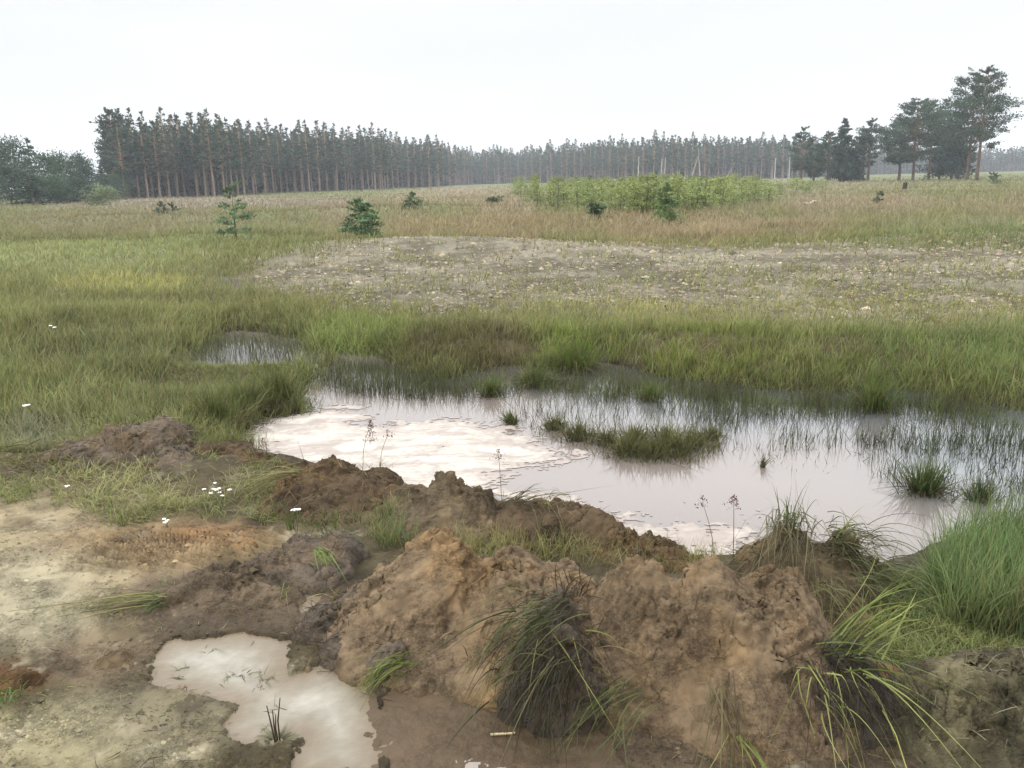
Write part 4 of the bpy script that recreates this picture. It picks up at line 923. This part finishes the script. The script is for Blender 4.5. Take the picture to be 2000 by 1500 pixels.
# the deep wood behind reads as one mass
mw = MB()
lowp = [conifer(16, .4, 2.2, 7, 4, 'pine', .95, 10, 700 + i, .16, C_PINE, TR_LOW, TR_LOW, shape=pine_shape) for i in range(4)] 
lows = [conifer(15, .06, 2.4, 9, 4, 'spruce', .95, 11, 720 + i, .16, C_SPR, TR_LOW, TR_LOW) for i in range(3)]
mwt = MB()
def stamp(mb_, src, loc, s_, hs, th):
    for V_, C_ in zip(src.v, src.c):
        pass
    V_ = np.concatenate(src.v); C_ = np.concatenate(src.c); c_, s2 = math.cos(th), math.sin(th)
    W_ = np.stack([(V_[:, 0] * c_ - V_[:, 1] * s2) * s_ + loc[0], (V_[:, 0] * s2 + V_[:, 1] * c_) * s_ + loc[1], V_[:, 2] * hs], 1)
    mb_.add(W_, np.concatenate(src.q) if src.q else None, np.concatenate(src.t) if src.t else None, C_)
for x in np.arange(205, 2330, 5.0):
    d0 = front(min(x, 2300))
    for row in range(8 if x < 1640 else 6):
        xx = x + random.uniform(-4, 4); d = d0 + 14 + row * 7 + random.uniform(-2, 2)
        if x > 1640: d = d0 + row * 7
        if xx < 222: continue
        p = ray(xx, horizon(xx), d); hs = height_for(xx, d0) * random.uniform(.8, .98)
        src = random.choice(lowp if random.random() < .6 else lows); th = random.uniform(0, 6.28)
        if random.random() < .55 and row > 0: hs *= random.uniform(.5, .9); src = random.choice(lows)
        stamp(mw, src[1], p, 1.0, hs, th); stamp(mwt, src[0], p, 1.0, hs, th)
ow = empty('far_wood', (0, 0, 0), 'deep dark pine wood filling the skyline behind the forest edge', 'wood'); ow['kind'] = 'stuff'
mwt.build('trunks', M_BARK, ow); mw.build('crowns', M_NEEDLE, ow)

# round trees at the far left
C_DEC = S(66, 92, 62, .42)
dec = []; dsp = []
for q, (x, top, w_, d) in enumerate(((-120, 280, 7, 130), (-60, 290, 6, 125), (-8, 288, 5.5, 122), (30, 278, 6, 128), (68, 274, 5.5, 130), (92, 304, 4.5, 120), (125, 304, 4.5, 134), (148, 308, 4, 136), (172, 328, 3.5, 132), (20, 324, 5, 112), (60, 334, 5, 110), (108, 344, 4.5, 110), (150, 350, 4, 112), (200, 334, 3.6, 134), (222, 344, 3.6, 140), (185, 360, 3, 118), (206, 322, 4.2, 150), (162, 306, 4.6, 142), (238, 336, 4, 147), (118, 322, 4.5, 126))):
    p = ray(x, horizon(x), d); h = ray(x, top, d)[2]
    lb = 'rounded leafy tree in the dark green grove at the left edge of the forest'
    gp = 'leafy trees of the grove left of the pine forest'
    if q % 3 == 1:
        a = (p[0], p[1], 0); lb2 = 'dark spruce rising among the leafy trees of the grove at the left edge'; gp2 = 'spruces of the grove at the left edge'
        if not dsp: o = plant_tree('spruce_tree', conifer(10, .1, 2.1, 14, 6, 'spruce', .45, 40, 77, .12, S(66, 92, 68, .45), TR_LOW, TR_LOW), a, lb2, 'spruce tree', gp2); dsp.append(o)
        else: o = dup(dsp[0], a)
        o.scale = (1, 1, h * 1.04 / 10); o.rotation_euler.z = q * 1.3; continue
    if len(dec) < 4:
        o = plant_tree('leafy_tree', broadleaf(10, 8, 60, 70, .42, 40 + q, C_DEC * (.85 + .12 * q), .14), (p[0], p[1], 0), lb, 'leafy tree', gp, M_LEAF); dec.append(o)
    else: o = dup(dec[q % 4], (p[0], p[1], 0))
    o.scale = (w_ / 9, w_ / 9, h / 10); o.rotation_euler.z = q * 1.7
p = ray(195, horizon(195), 96); b_ = plant_tree('bush', broadleaf(1.6, 3.2, 24, 60, .2, 51, S(120, 134, 90, .5), .05), (p[0], p[1], 0), 'small pale bush in front of the leafy grove on the left', 'bush', None, M_LEAF)

# big edge tree of the left block and the named trees on the right
def solo(name, x, base_y, top_y, kind, args, label, cat=None, group=None, d=None):
    if d is None:
        c = at(x, base_y); d = math.hypot(*c)
    p = ray(x, horizon(x), d); h = ray(x, top_y, d)[2]
    z0 = float(ground_z(np.array([p[0]]), np.array([p[1]]))[0])
    a = dict(args); a['h'] = h - z0
    return plant_tree(name, conifer(kind=kind, **a), (p[0], p[1], z0), label, cat or name.replace('_', ' '), group)
big = lambda s, rad, st=.35, gap=.1, per=60: dict(start=st, rad=rad, nwh=17, nbr=6, lsz=.30, per=int(per * 2.6), seed=s, trunk_r=.24, c_leaf=S(76, 96, 76, .5), c_low=S(104, 90, 78, .5), c_up=S(150, 118, 90, .5), shape=lambda u: (.75 + .5 * math.sin(3.1 * min(u * 1.1, 1))) * (1 - u ** 2.2) ** .6 * .8, gap=gap)
spr = lambda s, rad, per=70, st=.14: dict(start=st, rad=rad, nwh=22, nbr=7, lsz=.42, per=per, seed=s, trunk_r=.2, c_leaf=S(60, 80, 66, .5), c_low=S(96, 84, 72, .5), c_up=S(96, 84, 72, .5))
solo('pine_tree', 232, 389, 214, 'pine', dict(start=.22, rad=3.2, nwh=19, nbr=7, lsz=.5, per=46, seed=5, trunk_r=.22, c_leaf=S(74, 92, 76, .5), c_low=TR_LOW, c_up=TR_UP, shape=lambda u: (1 - u) ** .5, gap=.05), 'broad pine with branches down to the ground at the left corner of the forest block', d=150)
solo('pine_tree', 1890, 354, 140, 'pine', big(1, 4.3, .36, .25), 'tall open crowned pine on the right, left one of the tallest pair', d=140)
solo('pine_tree', 1909, 354, 133, 'pine', big(2, 4.2, .30, .18, 80), 'tallest pine with a wide ragged crown, right one of the pair at the right edge', d=138)
solo('pine_tree', 1783, 350, 198, 'pine', big(3, 4.6, .28, .02, 90), 'round crowned dense pine left of the tallest pair', d=150)
solo('pine_tree', 1757, 349, 232, 'pine', big(4, 3.6, .3, .05, 70), 'lower pine under the left flank of the round crowned pine', d=156)
solo('pine_tree', 1815, 346, 200, 'pine', big(6, 2.6, .4, .3, 40), 'thin pine between the round crowned pine and the pointed spruce', d=165)
solo('spruce_tree', 1836, 344, 192, 'spruce', spr(7, 3.4), 'narrow pointed dark spruce between the round pine and the tallest pair', d=170)
solo('spruce_tree', 1860, 345, 218, 'spruce', spr(8, 3.6), 'dark spruce just left of the tallest pair of pines', d=160)
solo('pine_tree', 1872, 346, 235, 'pine', big(9, 3.4, .25, .05, 70), 'dense low pine below the crowns of the tallest pair', d=165)
solo('spruce_tree', 1645, 353, 231, 'spruce', spr(10, 2.6), 'dark pointed spruce standing apart in front of the distant forest', d=150)
solo('spruce_tree', 1662, 351, 290, 'spruce', spr(11, 2.2, 50), 'short bushy dark spruce at the right foot of the lone pointed spruce', d=152)
solo('pine_tree', 1617, 353, 259, 'pine', big(12, 2.4, .2, .1, 50), 'small pine left of the lone pointed spruce', d=155)
solo('pine_tree', 1564, 351, 250, 'pine', big(13, 2.6, .2, .1, 50), 'pine with a full crown at the right end of the distant forest line', d=165)
solo('pine_tree', 1696, 348, 233, 'pine', big(14, 2.4, .35, .25, 45), 'thin pine with open crown between the lone spruce and the round crowned pine', d=160)
solo('pine_tree', 1686, 348, 250, 'pine', big(15, 2.2, .25, .15, 45), 'slightly shorter pine touching the thin open pine', d=162)
solo('pine_tree', 1590, 352, 292, 'pine', big(16, 1.8, .15, .1, 40), 'little young pine left of the small pine near the lone spruce', d=165)
# young trees in the meadow
yc = lambda s, rad, st, nwh, nbr, per, lsz, col, g=.1, sh=None: dict(start=st, rad=rad, nwh=nwh, nbr=nbr, lsz=lsz, per=per, seed=s, trunk_r=.022, c_leaf=col, c_low=S(96, 84, 66, .5), c_up=S(104, 100, 70, .5), gap=g, shape=sh)
solo('young_pine', 452, 478, 362, 'pine', yc(21, .62, .12, 8, 5, 70, .085, S(112, 136, 98, .62), .12, lambda u: 1 - .75 * u if u < .35 else .75 - .45 * u), 'spindly young pine with bare lower whorls, alone on the green slope to the left', 'young pine')
solo('young_spruce', 700, 478, 388, 'spruce', yc(22, .62, .04, 11, 7, 90, .085, S(98, 122, 84, .6), .12, lambda u: (.75 + .4 * u) if u < .4 else .95 - .95 * (u - .4)), 'bushy dark young spruce with a ragged top beside the gravel slope', 'young spruce')
solo('young_spruce', 803, 418, 375, 'spruce', yc(23, .7, .05, 8, 6, 50, .11, S(98, 120, 82, .58)), 'small leaning young spruce behind the bushy dark one', 'young spruce')
solo('young_spruce', 1302, 440, 356, 'spruce', yc(24, .66, .03, 13, 7, 70, .085, S(112, 134, 80, .62)), 'pointed young spruce in front of the pale green thicket', 'young spruce')
solo('young_spruce', 1166, 434, 398, 'spruce', yc(25, .42, .02, 7, 7, 60, .09, S(88, 112, 74, .55), 0, lambda u: .9 - .3 * u), 'squat dark young spruce at the front edge of the thicket', 'young spruce')
solo('young_pine', 310, 428, 398, 'pine', yc(26, .45, .1, 5, 5, 30, .13, S(84, 98, 78, .5), .3), 'tiny sparse young pine far out on the left meadow', 'young pine')
solo('young_pine', 332, 425, 396, 'pine', yc(27, .35, .3, 4, 4, 24, .13, S(84, 98, 78, .5), .3), 'tiny thin young pine right beside the sparse one', 'young pine')
solo('young_spruce', 964, 402, 388, 'spruce', yc(28, .8, .02, 6, 7, 50, .16, S(90, 110, 72, .5), 0, lambda u: .9 - .4 * u), 'low round dark shrub spruce left of the thicket', 'young spruce')
solo('young_pine', 1722, 400, 374, 'pine', yc(29, .25, .05, 6, 4, 24, .14, S(96, 106, 76, .5), .1), 'thin upright young pine in the dry meadow on the right', 'young pine')
solo('young_pine', 1942, 360, 338, 'pine', yc(30, .8, .05, 7, 5, 24, .2, S(90, 104, 78, .5), .1), 'small young pine under the tallest pair on the right', 'young pine')

# thicket of pale saplings
TH = [(1000, 398), (1010, 372), (1200, 362), (1450, 356), (1620, 362), (1600, 378), (1500, 400), (1380, 424), (1290, 432), (1170, 428), (1090, 415)]
sap = []
XYt = sample(TH, 230)
XYt = XYt[np.argsort(XYt[:, 1])]
for q, (X_, Y_) in enumerate(XYt):
    d = math.hypot(X_, Y_); x_px = 1000 + F * X_ / Y_
    z0 = float(ground_z(np.array([X_]), np.array([Y_]))[0])
    ty = np.interp(x_px, [1000, 1050, 1200, 1450, 1550, 1640], [352, 350, 352, 350, 352, 366]) + random.uniform(-8, 16)
    h = float(np.clip(EYE + d * (horizon(x_px) - ty) / F - z0, .7, 3.2))
    if q < 5:
        o = plant_tree('birch_sapling', broadleaf(1.7, .8, 24, 24, .08, 60 + q, S(150, 164, 92, .52) * (.85 + .08 * q), .018, .08), (X_, Y_, z0), 'pale green birch sapling in the dense thicket in front of the distant forest', 'sapling', 'saplings of the pale green thicket', M_LEAF); sap.append(o)
    else: o = dup(sap[q % 5], (X_, Y_, z0))
    s_ = random.uniform(.75, 1.25) * (1 + d / 160); o.scale = (s_, s_, h / 1.7); o.rotation_euler.z = random.uniform(0, 6.28)

# dead wood
def stick(name, p0, p1, r0, r1, label, cat, col, kn=5, group=None, part=None):
    p0 = np.array(p0, float); p1 = np.array(p1, float); t = np.linspace(0, 1, 7)[:, None]
    pts = p0 + (p1 - p0) * t + rng.normal(size=(7, 3)) * np.linalg.norm(p1 - p0) * .006
    mb = MB(); tube(mb, pts, np.linspace(r0, r1, 7), 7, col)
    for q in range(kn):
        a = pts[1 + q % 5]; dv = unit(rng.normal(size=3)); tube(mb, [a, a + dv * r0 * 2.5, a + dv * r0 * 5], [r1 * .6, r1 * .4, r1 * .15], 4, col)
    if part:
        root = empty(name, p0, label, cat, group); mb.v = [v - p0 for v in mb.v]; mb.build(part, M_BARK, root, True); return root
    return tag(mb.build(name, M_BARK, smooth=True, loc=p0), label, cat, group)
def rp(x, y, d): return ray(x, y, d)
DEAD = S(176, 166, 152, .55)
stick('dead_tree', rp(1350, 351, 250), rp(1363, 306, 250), .22, .08, 'pale bare dead trunk leaning right before the distant forest', 'dead tree', DEAD, 3, part='trunk')
stick('dead_tree', rp(1367, 350, 252), rp(1364, 290, 252), .2, .07, 'pale upright dead trunk crossing behind the leaning one', 'dead tree', DEAD, 3, part='trunk')
stick('dead_tree', rp(1416, 352, 245), rp(1436, 317, 245), .16, .06, 'thin dead trunk leaning far right, alone right of the crossed pair', 'dead tree', DEAD, 2, part='trunk')
for (x, y0, y1) in ((1246, 350, 305), (1298, 350, 308), (1291, 350, 310), (1541, 349, 300), (1513, 349, 308)):
    stick('birch_tree', rp(x, y0, 262), rp(x + 2, y1, 262), .14, .07, 'slim white birch trunk standing in front of the distant dark forest', 'birch tree', S(205, 198, 186, .6), 2, 'white birch trunks along the distant forest', 'trunk')
c = at(1572, 408); c2 = at(1594, 402); stick('fallen_log', (c[0], c[1], .20), (c2[0], c2[1], .24), .07, .05, 'pale grey fallen log in the dry grass on the right', 'log', S(190, 178, 160, .6), 2)
c = at(1766, 374); stick('tree_stump', (c[0], c[1], 0), (c[0] + .05, c[1], .7), .2, .16, 'short dark stump in the meadow in front of the round crowned pine', 'stump', S(70, 64, 56, .5), 0)
c = at(958, 1435, .0); c2 = at(1006, 1434, .0); stick('straw_piece', (c[0], c[1], .0), (c2[0], c2[1], .004), .0045, .003, 'pale straw piece lying on the wet mud below the black clod', 'straw', S(205, 190, 150, .6), 0)
c = at(1280, 540); c2 = at(1330, 556); stick('branch', at(1108, 592).tolist() + [.06], at(1150, 596).tolist() + [.03], .02, .012, 'grey branch lying on the gravel at the edge of the sedge', 'branch', S(160, 146, 120, .55), 3)

# ------------------------------------------------------------------ flowers and single stalks
def yarrow(x, y, h, label, heads, rad=.012, spread=.05, group=None):
    c = at(x, y, h); z0 = float(ground_z(np.array([c[0]]), np.array([c[1]]))[0])
    root = empty('white_flower', (c[0], c[1], z0), label, 'flower', group); st = MB(); hd = MB()
    rg = np.random.default_rng(int(x + y)); 
    for q in range(heads):
        e = np.array([rg.normal() * spread, rg.normal() * spread * .6, h - z0 + rg.uniform(-.6, .6) * spread])
        tube(st, [(e[0] * .3, e[1] * .3, 0), (e[0] * .5, e[1] * .5, (h - z0) * .5), e], [.002, .0018, .0014], 4, S(116, 128, 80))
        n = 16; an = rg.uniform(0, 6.28, n); rr_ = np.sqrt(rg.random(n)) * rad
        for a, r1 in zip(an, rr_):
            cpt = e + [math.cos(a) * r1, math.sin(a) * r1, .003 - r1 * .2]
            t8 = np.linspace(0, 6.28, 6, endpoint=False); s_ = rad * .32
            V_ = np.concatenate([np.stack([np.cos(t8) * s_, np.sin(t8) * s_, np.zeros(6)], 1), [[0, 0, s_ * .7]]]) + cpt
            hd.add(V_, None, [[i_, (i_ + 1) % 6, 6] for i_ in range(6)], S(240, 236, 226, .75))
    st.build('stem', M_GRASS, root); hd.build('flower_head', M_FLOWER, root)
yarrow(430, 955, .1, 'cluster of small white flowers on the near bank grass, beside the rounded clod', 11, .010, .045)
yarrow(575, 997, .14, 'single flat white flower head above the dark peat clod', 2, .014, .01)
yarrow(48, 792, .25, 'lone bright white flower in the green grass at the left edge', 1, .022, .01)
yarrow(94, 636, .3, 'tiny white flower in the marsh grass further back on the left', 2, .018, .03)
yarrow(325, 1018, .04, 'low white flower beside the orange sand hump', 3, .011, .015)
yarrow(130, 948, .06, 'small white flower in the short grass above the pale sand', 1, .014, .01)
yarrow(335, 880, .05, 'cream flower in front of the long dark peat clod', 1, .018, .01)

def stalk(x, y, h, label, z=0., heads=26, hl=.12, lean=(.03, 0), group=None, col=S(118, 92, 84)):
    c = at(x, y, z); rg = np.random.default_rng(int(x * 3 + y)); root = empty('grass_stalk', (c[0], c[1], z), label, 'grass stalk', group); st = MB(); hd = MB()
    e = np.array([lean[0] * 2, lean[1], h]); tube(st, [(0, 0, -.02), (lean[0] * .4, 0, h * .4), (lean[0] * 1.1, 0, h * .7), e], [.0018, .0016, .0013, .001], 4, S(140, 130, 90))
    n = heads * 4; t = rg.random(n); P = e + np.stack([rg.normal(size=n) * .014 * (1.2 - t) * 1.2, rg.normal(size=n) * .014 * (1.2 - t), (t - 1) * hl + .02], 1)
    leaves(hd, P, unit(rg.normal(size=(n, 3)) * .6 + [lean[0] * 3, 0, 1]), .014, .005, col * rg.uniform(.7, 1.3, (n, 1)), rg)
    blades(st, np.zeros((5, 3)), np.stack([rg.normal(size=5) * .4, rg.normal(size=5) * .4, np.ones(5)], 1), h * .5, .004, .4, GG * .7, STRAW, 5, rg)
    st.build('stem', M_GRASS, root); hd.build('seed_head', M_GRASS, root)
stalk(708, 915, .27, 'tall stalk with a feathery purple brown seed head against the white foam', hl=.14, heads=40)
stalk(742, 912, .20, 'thin stalk with a narrow drooping seed head right of the feathery one', hl=.05, heads=10)
stalk(980, 985, .27, 'single upright stalk with dark seed head before the middle of the foam', hl=.06, heads=12, lean=(-.005, 0))
stalk(1432, 1088, .26, 'slender stalk with reddish seed head over the brown water', hl=.06, heads=16, lean=(-.004, 0))
stalk(1395, 1098, .28, 'slender leaning stalk left of the reddish seed head over the brown water', hl=.05, heads=9, lean=(-.03, 0))
stalk(540, 925, .2, 'bent dry stalk left of the feathery seed head at the foam edge', hl=.06, heads=10, lean=(-.03, 0))
# dark dead stems in the puddle
c = at(540, 1448, -.01); root = empty('dead_plant', (c[0], c[1], -.01), 'four blackened dead stems sticking up from the milky puddle', 'dead stems'); b = MB()
for (dx, hh) in ((-.022, .115), (-.006, .10), (.002, .085), (.02, .14)):
    tube(b, [(dx * .3 + .004, 0, -.02), (dx * .5, .0, hh * .5), (dx, .01, hh)], [.0028, .0025, .0016], 5, S(70, 58, 46))
b.build('stems', M_BARK, root, True); b = MB()
th = rng.uniform(0, 6.28, 60); blades(b, np.stack([np.cos(th) * .02, np.sin(th) * .02, np.zeros(60)], 1), np.stack([np.cos(th), np.sin(th), np.full(60, .4)], 1), rng.uniform(.03, .08, 60), .004, .4, S(90, 92, 62), S(130, 132, 92), 4); b.build('leaves', M_GRASS, root)

# ------------------------------------------------------------------ damp air
bm = MB(); x0, x1, y0, y1, z0, z1 = -950, 950, -950, 950, -2.0, 40.0
bm.add([(x0, y0, z0), (x1, y0, z0), (x1, y1, z0), (x0, y1, z0), (x0, y0, z1), (x1, y0, z1), (x1, y1, z1), (x0, y1, z1)], [(0, 3, 2, 1), (4, 5, 6, 7), (0, 1, 5, 4), (1, 2, 6, 5), (2, 3, 7, 6), (3, 0, 4, 7)])
mh, t, N, L = new_mat('damp_air'); o = N('ShaderNodeOutputMaterial'); v = N('ShaderNodeVolumePrincipled')
v.inputs['Color'].default_value = (.86, .93, 1, 1); v.inputs['Density'].default_value = .00044; L(v.outputs[0], o.inputs['Volume'])
tag(bm.build('haze', mh), 'thin damp haze over the meadow', kind='stuff')
